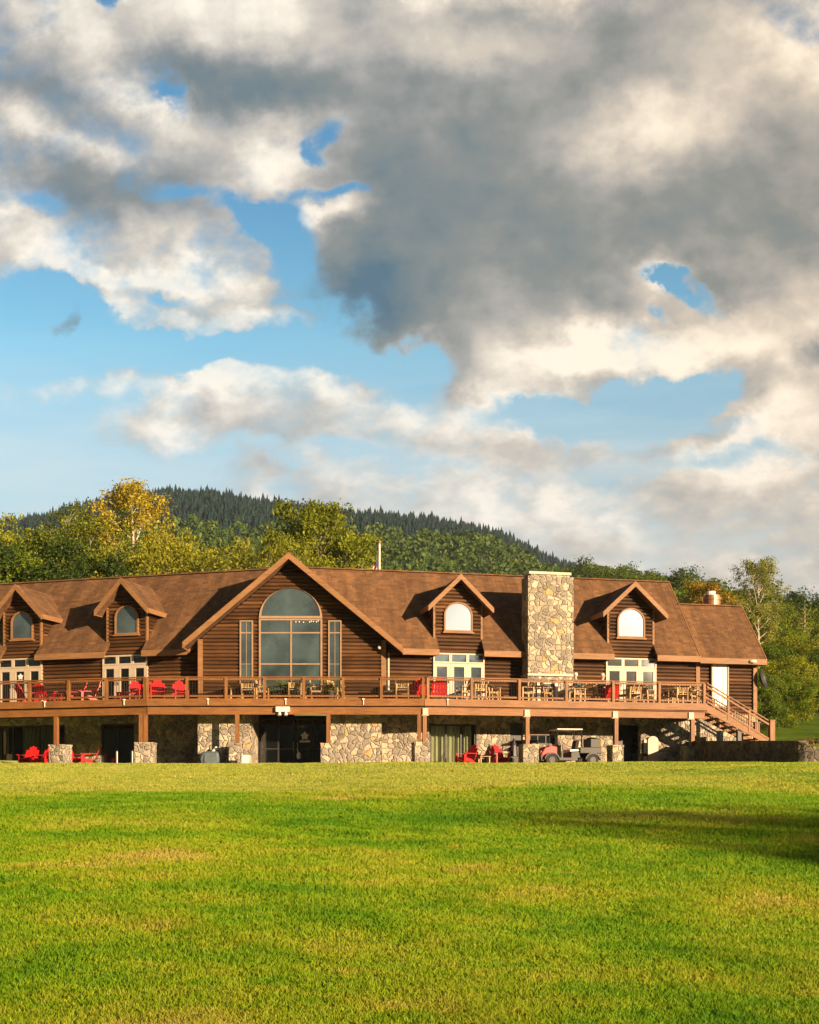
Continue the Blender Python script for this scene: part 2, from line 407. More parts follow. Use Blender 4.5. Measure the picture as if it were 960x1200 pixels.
# ------------------------------------------------------------------ the lodge
def log_wall(mb, fr, v, poly, course=.17, bulge=.09, seg=5, holes=()):
    """half-round log courses filling a convex (t,z) polygon; holes are (t0,t1,z0,z1) openings"""
    z0 = min(p[1] for p in poly); z1 = max(p[1] for p in poly)
    def span(z):
        z = min(max(z, z0 + 1e-4), z1 - 1e-4); xs = []
        for (a, b), (c, d) in zip(poly, poly[1:] + poly[:1]):
            if (b - z) * (d - z) <= 0 and abs(b - d) > 1e-9: xs.append(a + (c - a) * (z - b) / (d - b))
        return min(xs), max(xs)
    k0 = math.floor(z0 / course); k1 = math.ceil(z1 / course)
    for k in range(k0, k1):
        off = random.uniform(-.008, .008)
        for j in range(seg):
            za = (k + j / seg) * course; zb = (k + (j + 1) / seg) * course
            ca, cb = max(za, z0), min(zb, z1)
            if cb - ca < 1e-4: continue
            def bo(z): return bulge * max(0, math.sin(math.pi * min(1, max(0, z / course - k)))) ** .5 + (off if 0.02 < z / course - k < .98 else 0)
            a0, a1 = span(ca); b0, b1 = span(cb)
            va, vb = v - bo(ca), v - bo(cb)
            ivs = [(a0, a1, b0, b1)]
            for (h0, h1, hz0, hz1) in holes:
                if ca < hz1 - .01 and cb > hz0 + .01:
                    new = []
                    for (p0, p1, q0, q1) in ivs:
                        if h1 <= min(p0, q0) or h0 >= max(p1, q1): new.append((p0, p1, q0, q1)); continue
                        if h0 > min(p0, q0): new.append((p0, h0, q0, h0))
                        if h1 < max(p1, q1): new.append((h1, p1, h1, q1))
                    ivs = new
            for (p0, p1, q0, q1) in ivs:
                mb.add([fr.p(p0, va, ca), fr.p(p1, va, ca), fr.p(q1, vb, cb), fr.p(q0, vb, cb)], [(0, 1, 2, 3)])

lodge = thing('log_lodge', (-5.4, 56.0, 0), 'long two-storey brown log lodge with shingled gables, dormers and stone ground floor', 'building')

def win_rect(fr, v, t0, t1, z0, z1, fw=.07, muns=(), parent=lodge, fmat='tanframe', gmat='glass', name='window', depth=.10):
    """a framed window standing proud of the logs; muns: ('v', t) or ('h', z)"""
    if t0 > t1: t0, t1 = t1, t0
    f = MB(); a = v - .06 - depth; b = v + .02
    fr.box(f, t0, t1, a, b, z1 - fw, z1); fr.box(f, t0, t1, a, b, z0, z0 + fw)
    fr.box(f, t0, t0 + fw, a, b, z0 + fw, z1 - fw); fr.box(f, t1 - fw, t1, a, b, z0 + fw, z1 - fw)
    for k, q in muns:
        if k == 'v': fr.box(f, q - .035, q + .035, a + .02, b, z0 + fw, z1 - fw)
        elif k == 'h': fr.box(f, t0 + fw, t1 - fw, a + .022, b, q - .03, q + .03)
        elif k == 'tv': fr.box(f, q - .012, q + .012, a + .035, b, z0 + fw, z1 - fw)
        elif k == 'th': fr.box(f, t0 + fw, t1 - fw, a + .037, b, q - .012, q + .012)
    o = f.build(name, M[fmat], parent)
    p = MB(); fr.box(p, t0 + fw * .6, t1 - fw * .6, a + .05, a + .075, z0 + fw * .6, z1 - fw * .6)
    p.build('pane', M[gmat], o); return o

def win_arch(fr, v, t0, t1, z0, z1, rise, fw=.08, parent=lodge, fmat='tanframe', gmat='glass', depth=.10, sill=True):
    """arched-top window: straight jambs to z1-rise, then a half ellipse"""
    if t0 > t1: t0, t1 = t1, t0
    n = 20; tc = (t0 + t1) / 2; hw = (t1 - t0) / 2; zs = z1 - rise
    def ring(ins):
        pts = [(t1 - ins, z0 + ins)]
        for k in range(n + 1):
            th = math.pi * k / n; pts.append((tc + (hw - ins) * math.cos(th), max(zs, z0 + ins) + (rise - ins) * math.sin(th)))
        pts.append((t0 + ins, z0 + ins)); return pts
    a = v - .06 - depth; b = v + .02
    o_, i_ = ring(0), ring(fw); f = MB(); nn = len(o_)
    vs = [fr.p(t, a, z) for t, z in o_] + [fr.p(t, a, z) for t, z in i_] + [fr.p(t, b, z) for t, z in o_] + [fr.p(t, b, z) for t, z in i_]
    fs = []
    for k in range(nn):
        j = (k + 1) % nn
        fs += [(k, j, nn + j, nn + k), (k, 2 * nn + k, 2 * nn + j, j), (nn + k, nn + j, 3 * nn + j, 3 * nn + k)]
    f.add(vs, fs)
    if sill: fr.box(f, t0 - .06, t1 + .06, a - .05, b, z0 - .07, z0 - .002)
    o = f.build('window', M[fmat], parent)
    p = MB(); ii = ring(fw * .7)
    p.prism([fr.p(t, a + .05, z) for t, z in ii], fr.p(0, .025, 0) - fr.p(0, 0, 0))
    p.build('pane', M[gmat], o); return o

def doors3(fr, v, t0, t1, z0, z1, gmat, sign=False):
    """three glazed french doors under a row of transom lights"""
    if t0 > t1: t0, t1 = t1, t0
    zt = z0 + (z1 - z0) * .80; w = (t1 - t0) / 3
    for k in range(3):
        a, b = t0 + k * w, t0 + (k + 1) * w
        win_rect(fr, v, a + .002, b - .002, zt + .01, z1, .07, (), lodge, 'cream', gmat, 'transom_window')
        f = MB(); va, vb = v - .15, v + .02; st = .17
        fr.box(f, a + .002, a + st, va, vb, z0, zt); fr.box(f, b - st, b - .002, va, vb, z0, zt)
        fr.box(f, a + st, b - st, va, vb, zt - .16, zt); fr.box(f, a + st, b - st, va, vb, z0, z0 + .28)
        d = f.build('door', M['cream'], lodge)
        p = MB(); fr.box(p, a + st - .01, b - st + .01, va + .05, va + .08, z0 + .27, zt - .15); p.build('pane', M[gmat], d)
        h = MB(); hx = b - .09 if k != 2 else a + .09
        h.cyl(fr.p(hx, va - .05, z0 + .98), fr.p(hx, va - .05, z0 + 1.14), .015, n=6); fr.box(h, hx - .02, hx + .02, va - .012, va + .01, z0 + .95, z0 + 1.17)
        h.build('door_handle', M['iron'], d)
        if sign and k == 1: leaf_decal(fr, (a + b) / 2, va + .045, zt - .40, .17).parent = d

def leaf_decal(fr, t, v, z, s, parent=None):
    """white leaf emblem above a short bar, as on the glass doors"""
    mb = MB(); pts = []
    for k in range(24):
        th = 2 * math.pi * k / 24; r = s * (.55 + .38 * abs(math.cos(2.5 * (th - math.pi / 2))) ** 1.4)
        pts.append(fr.p(t + r * math.cos(th), v, z + r * math.sin(th)))
    mb.prism(pts, fr.p(0, .006, 0) - fr.p(0, 0, 0)); fr.box(mb, t - s * 1.1, t + s * 1.1, v, v + .006, z - s * 1.35, z - s * .95)
    return mb.build('door_emblem', M['white'], lodge)

# --- gable block -------------------------------------------------------------
GV = 2.3; tL, tR = FC.t(236, GV), FC.t(449, GV)
APX, APZ = FC.t(338.5, 1.5), FC.z(338.5, 648, 1.5)
SGL, SGR = .845, .825
LT, RT = APX - 4.72, APX + 5.10
def gz(x): return APZ - (APX - x) * SGL if x < APX else APZ - (x - APX) * SGR
und = .30
w = MB()
log_wall(w, FC, GV, [(tL, DECK), (tR, DECK), (tR, gz(tR) - und), (APX, APZ - und), (tL, gz(tL) - und)])
FC.box(w, tL, tR, GV + .02, GV + .1, DECK - .35, gz(tL) - und)
# side returns of the gable block back to the wings
fs_ = Frame((tL, 52 + GV), (0, 1), (1, 0)); log_wall(w, fs_, 0, [(0, DECK), (3.2, DECK), (3.2, 5.6), (0, 5.6)])
fs_ = Frame((tR, 52 + GV), (0, 1), (-1, 0)); log_wall(w, fs_, 0, [(0, DECK), (1.6, DECK), (1.6, 5.2), (0, 5.2)])
w.build('wall', M['log'], lodge)
def board(fr, name, *q_):
    m_ = MB(); fr.box(m_, *q_); return m_.build(name, M['trim'], lodge)
for t in (tL - .03, tR + .03): board(FC, 'corner_board', t - .11, t + .11, GV - .10, GV + .08, DECK, gz(t) - und - .02)
board(FC, 'skirting_board', tL + .1, tR - .1, GV - .085, GV - .05, DECK, DECK + .32)

def slab(top, th=.20, name='roof', par=lodge, mat='roof'):
    mb = MB(); mb.prism(top, (0, 0, -th)); return mb.build(name, M[mat], par)
# main gable roof: two slopes, valleys cut where they meet the wings
def zr(x, y): return EAVE + SR * (FR.vof(x, y) - VE_R)
def zl(x, y): return EAVE + SL * (FL.vof(x, y) - VE_L)
def y_on(fr, x, z, sl, ve):   # y where wing plane reaches height z at this x
    v = ve + (z - EAVE) / sl
    return fr.o[1] + (v - (x - fr.o[0]) * fr.n[0]) / fr.n[1]
GY = 53.5
yr1 = y_on(FR, RT, gz(RT), SR, VE_R); yr2 = y_on(FR, APX, APZ, SR, VE_R)
yl1 = y_on(FL, LT, gz(LT), SL, VE_L); yl2 = y_on(FL, APX, APZ, SL, VE_L)
yc = max(yr2, yl2) + .25
slab([Vector((APX, GY, APZ)), Vector((RT, GY, gz(RT))), Vector((RT, yr1 + .12, gz(RT))), Vector((APX, yc, APZ))], .22)
slab([Vector((APX, GY, APZ)), Vector((LT, GY, gz(LT))), Vector((LT, yl1 + .12, gz(LT))), Vector((APX, yc, APZ))], .22)
def rake(a, b, h=.27, th=.07, name='rake_board', mat='trim', v=(0, -1, 0), drop=.02):
    """sloping fascia board just in front of a roof edge, from a down to b"""
    mb = MB(); a = Vector(a); b = Vector(b); vv = Vector(v)
    mb.prism([a + Vector((0, 0, .03)) + vv * .004, b + Vector((0, 0, .03)) + vv * .004, b - Vector((0, 0, h)) + vv * .004, a - Vector((0, 0, h)) + vv * .004], vv * th)
    return mb.build(name, M[mat], lodge)
rake((APX, GY, APZ), (RT, GY, gz(RT))); rake((APX, GY, APZ), (LT, GY, gz(LT)))
# end fascias of the gable eaves
mb = MB(); mb.box((LT - .02, (GY + yl1) / 2, gz(LT) - .13), (.05, yl1 - GY + .1, .30)); mb.build('fascia', M['trim'], lodge)
# ridge caps
mb = MB(); mb.beam((APX, GY, APZ + .0), (APX, yc, APZ + .0), .3, .07); mb.build('ridge_cap', M['roof'], lodge)

# gable window: half-round light above four panes, flanked by two tall narrow windows
g0, g1 = FC.t(304, GV), FC.t(378, GV)
za, zb = FC.z(340, 725, GV), FC.z(340, 690, GV)
win_arch(FC, GV, g0, g1, za, zb, zb - za, .10, sill=False)
gm = FC.t(341.5, GV); zt1, zt2, zb0 = FC.z(340, 742, GV), FC.z(340, 778.5, GV), DECK + .12
win_rect(FC, GV, g0, g1, zb0, za - .02, .08, (('v', gm), ('h', zt1), ('h', zt2)))
for a, b in ((281.5, 297), (385, 400.5)):
    ta, tb = FC.t(a, GV), FC.t(b, GV)
    win_rect(FC, GV, ta, tb, DECK + .25, FC.z(290, 727.5, GV), .06, (('h', zt1), ('tv', (ta + tb) / 2), ('th', zt2), ('th', zt2 - 1.0)))
# a string of small warm bulbs behind the glass top right reads as white dots
for px in (347, 351, 356, 363, 365, 367.5, 371, 373):
    mb = MB(); mb.ball(FC.p(FC.t(px, GV), GV - .145, FC.z(px, 729 + random.uniform(-.7, .8), GV)), .032, 8, 5); mb.build('bulb', M['white'], lodge)

# --- wings -------------------------------------------------------------------
LEND = 23.0
tMR = FR.t(820.5, VE_R)                      # end of the main roof, then the lower addition
tEND = FR.t(898, VE_R)
D1 = dict(a=508.5, b=564, apex=(540, 673), win=(519.5, 553, 706, 741), door=(507, 567, 766), eave=(502, 710))
D2 = dict(a=712, b=765, apex=(743, 681.5), win=(722, 754.5, 713, 748), door=(709, 768, 771.6), eave=(706.5, 717.6))
# right wing wall
w = MB(); t0 = FR.t(448, VW_R) - 1.2; tC = FR.t(817, VW_R); tW = FR.t(884, VW_R)
d1a, d1b, d2a, d2b = (FR.t(q, VW_R) for q in (508.5, 564, 712, 765))
WT = EAVE + .5
for a, b in ((t0, d1a), (d1b, d2a), (d2b, tC)):
    w_ = MB(); log_wall(w_, FR, VW_R, [(a, DECK), (b, DECK), (b, WT), (a, WT)]); w_.build('wall', M['log'], lodge)
log_wall(w, FR, VW_R + .06, [(tC, 2.62), (tW, 2.62), (tW, WT), (tC, WT)])
fe = Frame(tuple(FR.p(tW, VW_R, 0))[:2], FR.n, (-FR.u[0], -FR.u[1])); depth = 2 * (VR_R - VE_R) - 1.0
log_wall(w, fe, 0, [(0, 2.62), (3.8, 2.62), (3.8, WT), (1.95, 8.0), (0, WT)])
w.build('wall', M['log'], lodge)
for t in (tC, tW): board(FR, 'corner_board', t - .10, t + .10, VW_R - .11, VW_R + .1, DECK if t == tC else 2.64, EAVE + .35)
# left wing wall
w = MB(); dla, dlb = FL.t(173, VW_L), FL.t(127, VW_L); dlc, dld = FL.t(49, VW_L), FL.t(6, VW_L)
for a, b in ((-1.2, dla), (dlb, dlc), (dld, LEND - .6)):
    w_ = MB(); log_wall(w_, FL, VW_L, [(a, DECK), (b, DECK), (b, WT), (a, WT)]); w_.build('wall', M['log'], lodge)
fe = Frame(tuple(FL.p(LEND - .6, VW_L, 0))[:2], FL.n, (-FL.u[0], -FL.u[1]))
log_wall(w, fe, 0, [(0, DECK), (6.4, DECK), (6.4, WT), (3.2, 9.2), (0, WT)])
w.build('wall', M['log'], lodge)
# rear walls, plain logs
w = MB(); log_wall(w, FR, 2 * VR_R - VW_R, [(-2.4, 0), (tC, 0), (tC, WT), (-2.4, WT)], bulge=-.05)
log_wall(w, FR, 7.0, [(tC, 0), (tW, 0), (tW, WT), (tC, WT)], bulge=-.05)
log_wall(w, FL, 2 * VR_L - VW_L, [(-3, 0), (LEND - .6, 0), (LEND - .6, WT), (-3, WT)], bulge=-.05)
w.build('rear_wall', M['log'], lodge)

# roof planes of the wings (front slopes notched at the dormers)
def rp(t, z): v = VE_R + (z - EAVE) / SR; return FR.p(t, v, z)
def lp(t, z): v = VE_L + (z - EAVE) / SL; return FL.p(t, v, z)
zcut = EAVE + (VW_R + .10 - VE_R) * SR; zcutL = EAVE + (VW_L + .10 - VE_L) * SL
jr = Vector((RT, yr1, gz(RT)));
tj = FR.tof(RT, yr1); ta_ = FR.tof(APX, yr2)
ridge_t0 = FR.tof(APX, y_on(FR, APX, RIDGE, SR, VE_R)) - .1
# segment up to dormer 1: valley edge on the left
slab([rp(tj - .05, EAVE), rp(d1a + .12, EAVE), rp(d1a + .12, RIDGE), rp(ridge_t0, RIDGE)])
slab([rp(d1a + .12, zcut), rp(d1b - .02, zcut), rp(d1b - .02, RIDGE), rp(d1a + .12, RIDGE)])
slab([rp(d1b - .02, EAVE), rp(d2a + .12, EAVE), rp(d2a + .12, RIDGE), rp(d1b - .02, RIDGE)])
slab([rp(d2a + .12, zcut), rp(d2b - .02, zcut), rp(d2b - .02, RIDGE), rp(d2a + .12, RIDGE)])
slab([rp(d2b - .02, EAVE), rp(tMR, EAVE), rp(tMR, RIDGE), rp(d2b - .02, RIDGE)])
RLOW = 8.28; EL = EAVE - .06
def rpl(t, z): v = VE_R + (z - EL) / SR; return FR.p(t, v, z)
slab([rpl(tMR, EL), rpl(tEND, EL), rpl(tEND, RLOW), rpl(tMR, RLOW)])
# left wing
tjl = FL.tof(LT, yl1)
rl0 = FL.tof(APX, y_on(FL, APX, RIDGE, SL, VE_L)) - .1
slab([lp(tjl - .05, EAVE), lp(dla + .02, EAVE), lp(dla + .02, RIDGE), lp(rl0, RIDGE)])
slab([lp(dla + .02, zcutL), lp(dlb - .12, zcutL), lp(dlb - .12, RIDGE), lp(dla + .02, RIDGE)])
slab([lp(dlb - .12, EAVE), lp(dlc + .02, EAVE), lp(dlc + .02, RIDGE), lp(dlb - .12, RIDGE)])
slab([lp(dlc + .02, zcutL), lp(dld - .12, zcutL), lp(dld - .12, RIDGE), lp(dlc + .02, RIDGE)])
slab([lp(dld - .12, EAVE), lp(LEND, EAVE), lp(LEND, RIDGE), lp(dld - .12, RIDGE)])
# rear slopes
bR = 2 * VR_R - VE_R; bL = 2 * VR_L - VE_L
slab([FR.p(ridge_t0 - .3, VR_R, RIDGE), FR.p(tMR, VR_R, RIDGE), FR.p(tMR, bR, EAVE), FR.p(ridge_t0 - .6, bR, EAVE)], name='rear_roof')
vl = VE_R + (RLOW - EL) / SR
slab([FR.p(tMR, vl, RLOW), FR.p(tEND, vl, RLOW), FR.p(tEND, 2 * vl - VE_R, EL), FR.p(tMR, 2 * vl - VE_R, EL)], name='rear_roof')
slab([FL.p(rl0 - .3, VR_L, RIDGE), FL.p(LEND, VR_L, RIDGE), FL.p(LEND, bL, EAVE), FL.p(rl0 - .6, bL, EAVE)], name='rear_roof')
# fascias
def fascia(fr, a, b, ve, z, h=.26):
    mb = MB(); fr.box(mb, a, b, ve - .035, ve - .003, z - h, z + .012); return mb.build('fascia', M['trim'], lodge)
for a, b in ((tj, d1a + .12), (d1b - .02, d2a + .12), (d2b - .02, tMR)): fascia(FR, a, b, VE_R, EAVE)
fascia(FR, tMR + .003, tEND, VE_R, EL)
for a, b in ((tjl, dla + .02), (dlb - .12, dlc + .02), (dld - .12, LEND)): fascia(FL, a, b, VE_L, EAVE)
# rakes on the right-hand ends
ux = Vector((FR.u[0], FR.u[1], 0))
rake(rp(tMR, RIDGE), rp(tMR, EAVE), .26, .05, v=ux); rake(rpl(tEND, RLOW), rpl(tEND, EL), .26, .05, v=ux)
# ridge caps
mb = MB(); 
for p_, q_ in ((FR.p(ridge_t0, VR_R, RIDGE), FR.p(tMR, VR_R, RIDGE)), (FL.p(rl0, VR_L, RIDGE), FL.p(LEND, VR_L, RIDGE)), (FR.p(tMR, vl, RLOW), FR.p(tEND, vl, RLOW))):
    mb = MB(); mb.beam(p_, q_, .28, .06); mb.build('ridge_cap', M['roof'], lodge)
# soffits close the eaves
for fr, a, b, ve, vw_, e_ in [(FR, a, b, VE_R, VW_R, EAVE) for a, b in ((tj + .4, d1a + .05), (d1b + .05, d2a + .05), (d2b + .05, tC))] + [(FR, tC + .1, tEND - .05, VE_R, VW_R, EL)] + [(FL, a, b, VE_L, VW_L, EAVE) for a, b in ((tjl + .4, dla - .05), (dlb + .05, dlc - .05), (dld + .05, LEND - .1))]:
    mb = MB(); fr.box(mb, a, b, ve + .01, vw_ - .10, e_ - .245, e_ - .22); mb.build('soffit', M['soffit'], lodge)

def dormer(fr, vw, ve, sl, a, b, apex, epx, win, gmat, rise_f=.5):
    """front wall flush with the facade, log cheeks, pitched roof running back into the main slope"""
    vf = vw - .62                                        # front edge of the dormer roof
    tc = (fr.t(a, vw) + fr.t(b, vw)) / 2; hw = abs(fr.t(b, vw) - fr.t(a, vw)) / 2
    za = fr.z(apex[0], apex[1], vf)
    ze = fr.z(epx[0], epx[1], vf); te = fr.t(epx[0], vf); he = max(abs(te - tc), hw + .22)
    s = (za - ze) / he
    def back(z): return ve + (z - EAVE) / sl
    th = .17
    body = MB(); zw = za - s * hw - th
    log_wall(body, fr, vw - .01, [(tc - hw, EAVE - .6), (tc + hw, EAVE - .6), (tc + hw, zw), (tc, za - th), (tc - hw, zw)])
    for sg in (-1, 1):
        # cheek: triangle between facade, roof plane and dormer eave
        f2 = Frame(tuple(fr.p(tc + sg * hw, vw, 0))[:2], (fr.n[0], fr.n[1]), (-sg * fr.u[0], -sg * fr.u[1]))
        zbase = EAVE + (vw - ve) * sl
        L = back(zw) - vw
        log_wall(body, f2, 0, [(0, zbase - .15), (L + .1, zw), (0, zw)])
    d = body.build('dormer', M['log'], lodge)
    for sg in (-1, 1):
        tr = MB(); fr.box(tr, tc + sg * hw - .045, tc + sg * hw + .045, vw - .095, vw + .06, EAVE + .3, zw); tr.build('corner_board', M['trim'], d)
    for sg in (-1, 1):
        top = [fr.p(tc, vf, za), fr.p(tc + sg * he, vf, ze), fr.p(tc + sg * he, back(ze) + .12, ze), fr.p(tc, back(za) + .12, za)]
        mb = MB(); mb.prism(top, (0, 0, -th)); mb.build('dormer_roof', M['roof'], d)
        A, B = fr.p(tc, vf, za), fr.p(tc + sg * he, vf, ze); vv = Vector((-fr.n[0], -fr.n[1], 0))
        mb = MB(); up = Vector((0, 0, .025)); dn = Vector((0, 0, -.24))
        mb.prism([A + up + vv * .003, B + up + vv * .003, B + dn + vv * .003, A + dn + vv * .003], vv * .06)
        mb.build('rake_board', M['trim'], d)
        mb = MB(); C1 = fr.p(tc + sg * (he + .003), vf, ze); C2 = fr.p(tc + sg * (he + .003), back(ze), ze); uu = Vector((fr.u[0], fr.u[1], 0)) * (sg * .04)
        mb.prism([C1 + up, C2 + up, C2 - Vector((0, 0, .2)), C1 - Vector((0, 0, .2))], uu); mb.build('dormer_fascia', M['trim'], d)
    w0, w1, y0, y1 = win
    a0, a1 = fr.t(w0, vw), fr.t(w1, vw); px = (w0 + w1) / 2
    z0, z1 = fr.z(px, y1, vw), fr.z(px, y0, vw); hw2 = abs(a1 - a0) / 2
    win_arch(fr, vw - .02, a0, a1, z0, z1, hw2 * .92, .07, lodge, 'trim', gmat)
dormer(FR, VW_R, VE_R, SR, D1['a'], D1['b'], D1['apex'], D1['eave'], D1['win'], 'coated')
dormer(FR, VW_R, VE_R, SR, D2['a'], D2['b'], D2['apex'], D2['eave'], D2['win'], 'coated')
dormer(FL, VW_L, VE_L, SL, 127, 173, (143, 677.5), (111, 716), (136.5, 164, 710, 744), 'glass')
dormer(FL, VW_L, VE_L, SL, 6, 49, (21, 685), (-12, 723), (15, 40.5, 717, 750), 'glass')
doors3(FR, VW_R, FR.t(507, VW_R), FR.t(567, VW_R), DECK + .01, FR.z(537, 766, VW_R), 'glass_door')
doors3(FR, VW_R, FR.t(709, VW_R), FR.t(768, VW_R), DECK + .01, FR.z(737, 771.6, VW_R), 'coated')
doors3(FL, VW_L, FL.t(122, VW_L), FL.t(174.5, VW_L), DECK + .01, FL.z(147, 768, VW_L), 'glass_dark')
doors3(FL, VW_L, FL.t(0.5, VW_L), FL.t(51, VW_L), DECK + .01, FL.z(25, 772, VW_L), 'glass_dark', sign=True)
# tall window with white blind in the lower addition
win_rect(FR, VW_R, FR.t(832.5, VW_R), FR.t(852.5, VW_R), 2.95, FR.z(842, 777, VW_R), .07,
         tuple(('th', 2.95 + k * .42) for k in range(1, 6)) + (('tv', FR.t(839.3, VW_R)), ('tv', FR.t(846, VW_R))), gmat='blind')

# --- ground floor ------------------------------------------------------------
ZT = 2.52
def swall(fr, a, b, v, z0=-.4, z1=ZT, th=.35): sbox(fr, min(a, b), max(a, b), v, v + th, z0, z1)
def sbox(fr, a, b, v0, v1, z0, z1):
    m_ = MB(); fr.box(m_, a, b, v0, v1, z0, z1); m_.build('stone_wall', M['stone'], lodge)
VLL = 5.0
# left wing: dark recessed stone with two glazed openings
lt = lambda px: FL.t(px, VLL)
swall(FL, -1.6, lt(158), VLL)                      # right of the window
swall(FL, lt(118), lt(76), VLL); swall(FL, lt(-75), LEND - .6, VLL)
swall(FL, lt(158), lt(118), VLL, 2.15, ZT); swall(FL, lt(76), lt(-75), VLL, 2.15, ZT)
# centre: projecting bays, recessed entrance
c1a, c1b = FC.t(232, 1.4), FC.t(295, 1.4); c2a, c2b = FC.t(386, 1.4), FC.t(447, 1.4)
sbox(FC, c1a, c1b, 1.4, 4.4, -.4, 2.48); sbox(FC, c2a, c2b, 1.4, 4.4, -.4, 2.48)
swall(FC, c2b, FC.t(503, 3.0), 3.0)
swall(FC, FC.t(172, 4.4) - .6, c1a + .1, 4.45)
# right wing
rt = lambda px: FR.t(px, VW_R)
swall(FR, rt(492), rt(503), VW_R); swall(FR, rt(503), rt(558.5), VW_R, 1.98, ZT)
swall(FR, rt(558.5), rt(598), VW_R); swall(FR, rt(598), rt(613), VW_R, 2.1, ZT)
swall(FR, rt(613), rt(621), VW_R); swall(FR, rt(621), rt(650), VW_R, -.4, FR.z(635, 872, VW_R)); swall(FR, rt(621), rt(650), VW_R, FR.z(635, 861, VW_R), ZT)
swall(FR, rt(650), rt(718), VW_R); swall(FR, rt(718), rt(751), VW_R, 2.05, ZT); swall(FR, rt(751), tC, VW_R, -.4, ZT); swall(FR, tC, tW + .04, VW_R - .04, -.4, 2.62)
fe = Frame(tuple(FR.p(tW, VW_R, 0))[:2], FR.n, (-FR.u[0], -FR.u[1])); sbox(fe, .31, 3.8, -.35, 0, -.4, 2.62)
# chimney-breast foot under the deck
# dim rooms behind glass so that the openings are not see-through
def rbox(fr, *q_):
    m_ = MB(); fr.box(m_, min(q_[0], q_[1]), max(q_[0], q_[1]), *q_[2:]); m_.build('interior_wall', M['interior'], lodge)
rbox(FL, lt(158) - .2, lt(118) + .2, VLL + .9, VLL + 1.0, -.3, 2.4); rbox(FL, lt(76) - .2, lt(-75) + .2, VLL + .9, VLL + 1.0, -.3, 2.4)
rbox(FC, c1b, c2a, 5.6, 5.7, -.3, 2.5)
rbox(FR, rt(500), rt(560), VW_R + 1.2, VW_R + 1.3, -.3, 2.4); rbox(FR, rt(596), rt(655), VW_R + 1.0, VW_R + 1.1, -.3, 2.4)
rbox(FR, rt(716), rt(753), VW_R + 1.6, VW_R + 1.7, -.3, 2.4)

def glaze(fr, v, t0, t1, z0, z1, cols, gmat='glass_dark', fmat='darkmetal', name='glazed_door', fw=.08, th=()):
    f = MB(); 
    if t0 > t1: t0, t1 = t1, t0
    fr.box(f, t0, t1, v, v + .1, z1 - fw, z1); fr.box(f, t0, t1, v, v + .1, z0, z0 + fw)
    w = (t1 - t0)
    for c in [0] + list(cols) + [1]:
        q = t0 + w * c; q = min(max(q, t0 + fw / 2), t1 - fw / 2); fr.box(f, q - fw / 2, q + fw / 2, v + .004, v + .096, z0 + fw, z1 - fw)
    for hz in th: fr.box(f, t0 + fw, t1 - fw, v + .012, v + .09, hz - .03, hz + .03)
    o = f.build(name, M[fmat], lodge)
    p = MB(); fr.box(p, t0 + .03, t1 - .03, v + .045, v + .06, z0 + .03, z1 - .03); p.build('pane', M[gmat], o); return o
def curtains(fr, v, t0, t1, z0, z1, gaps=()):
    mb = MB(); n = int(abs(t1 - t0) / .035)
    if t0 > t1: t0, t1 = t1, t0
    for k in range(n):
        a, b = t0 + (t1 - t0) * k / n, t0 + (t1 - t0) * (k + 1) / n
        if any(g0 < (k + .5) / n < g1 for g0, g1 in gaps): continue
        va, vb = v + .05 * math.sin(k * 1.05), v + .05 * math.sin((k + 1) * 1.05)
        mb.add([fr.p(a, va, z0), fr.p(b, vb, z0), fr.p(b, vb, z1), fr.p(a, va, z1)], [(0, 1, 2, 3)])
    return mb.build('curtain', M['curtain'], lodge)
glaze(FR, VW_R + .06, rt(503), rt(558.5), -.1, 1.98, (.36, .68), 'clear')
curtains(FR, VW_R + .42, rt(503) + .05, rt(558.5) - .05, -.1, 1.95, ((.70, .76), (.955, 1.0)))
glaze(FL, VLL + .06, lt(118), lt(158), -.2, 2.15, (.5,), 'glass_dark')
glaze(FL, VLL + .06, lt(-75), lt(76), -.2, 2.15, (.2, .4, .49, .62, .80), 'clear')
curtains(FL, VLL + .45, lt(-70), lt(60), -.2, 2.1, ((.30, .42), (.48, .6), (.66, .8), (.88, 1)))
# entrance: glazed double doors with sidelights and top lights
ev = 4.0; e0, e1 = c1b + .02, c2a - .02
glaze(FC, ev, e0, e1, -.2, 2.3, (.26, .47, .52, .72, .78), 'glass_dark', 'darkmetal', th=(1.95, .85))
hd = MB(); hx = e0 + (e1 - e0) * .495
for q in (-.10, .10): hd.cyl(FC.p(hx + q, ev - .06, .75), FC.p(hx + q, ev - .06, 1.15), .018, n=6)
hd.build('door_handle', M['iron'], lodge)
leaf_decal(FC, e0 + (e1 - e0) * .62, ev - .008, 1.45, .22)
# window with pale head board in right wing, dark doorway beside it
glaze(FR, VW_R + .05, rt(621), rt(650), FR.z(635, 872, VW_R), FR.z(635, 861, VW_R), (.33, .66), 'glass_dark', name='window', fw=.05)
mb = MB(); FR.box(mb, rt(620), rt(651), VW_R - .06, VW_R - .003, FR.z(635, 861.5, VW_R), FR.z(635, 859.5, VW_R)); mb.build('lintel', M['cream'], lodge)
mb = MB(); FR.box(mb, rt(598.5), rt(612.5), VW_R + .1, VW_R + .16, -.2, 2.1); mb.build('door', M['darkmetal'], lodge)
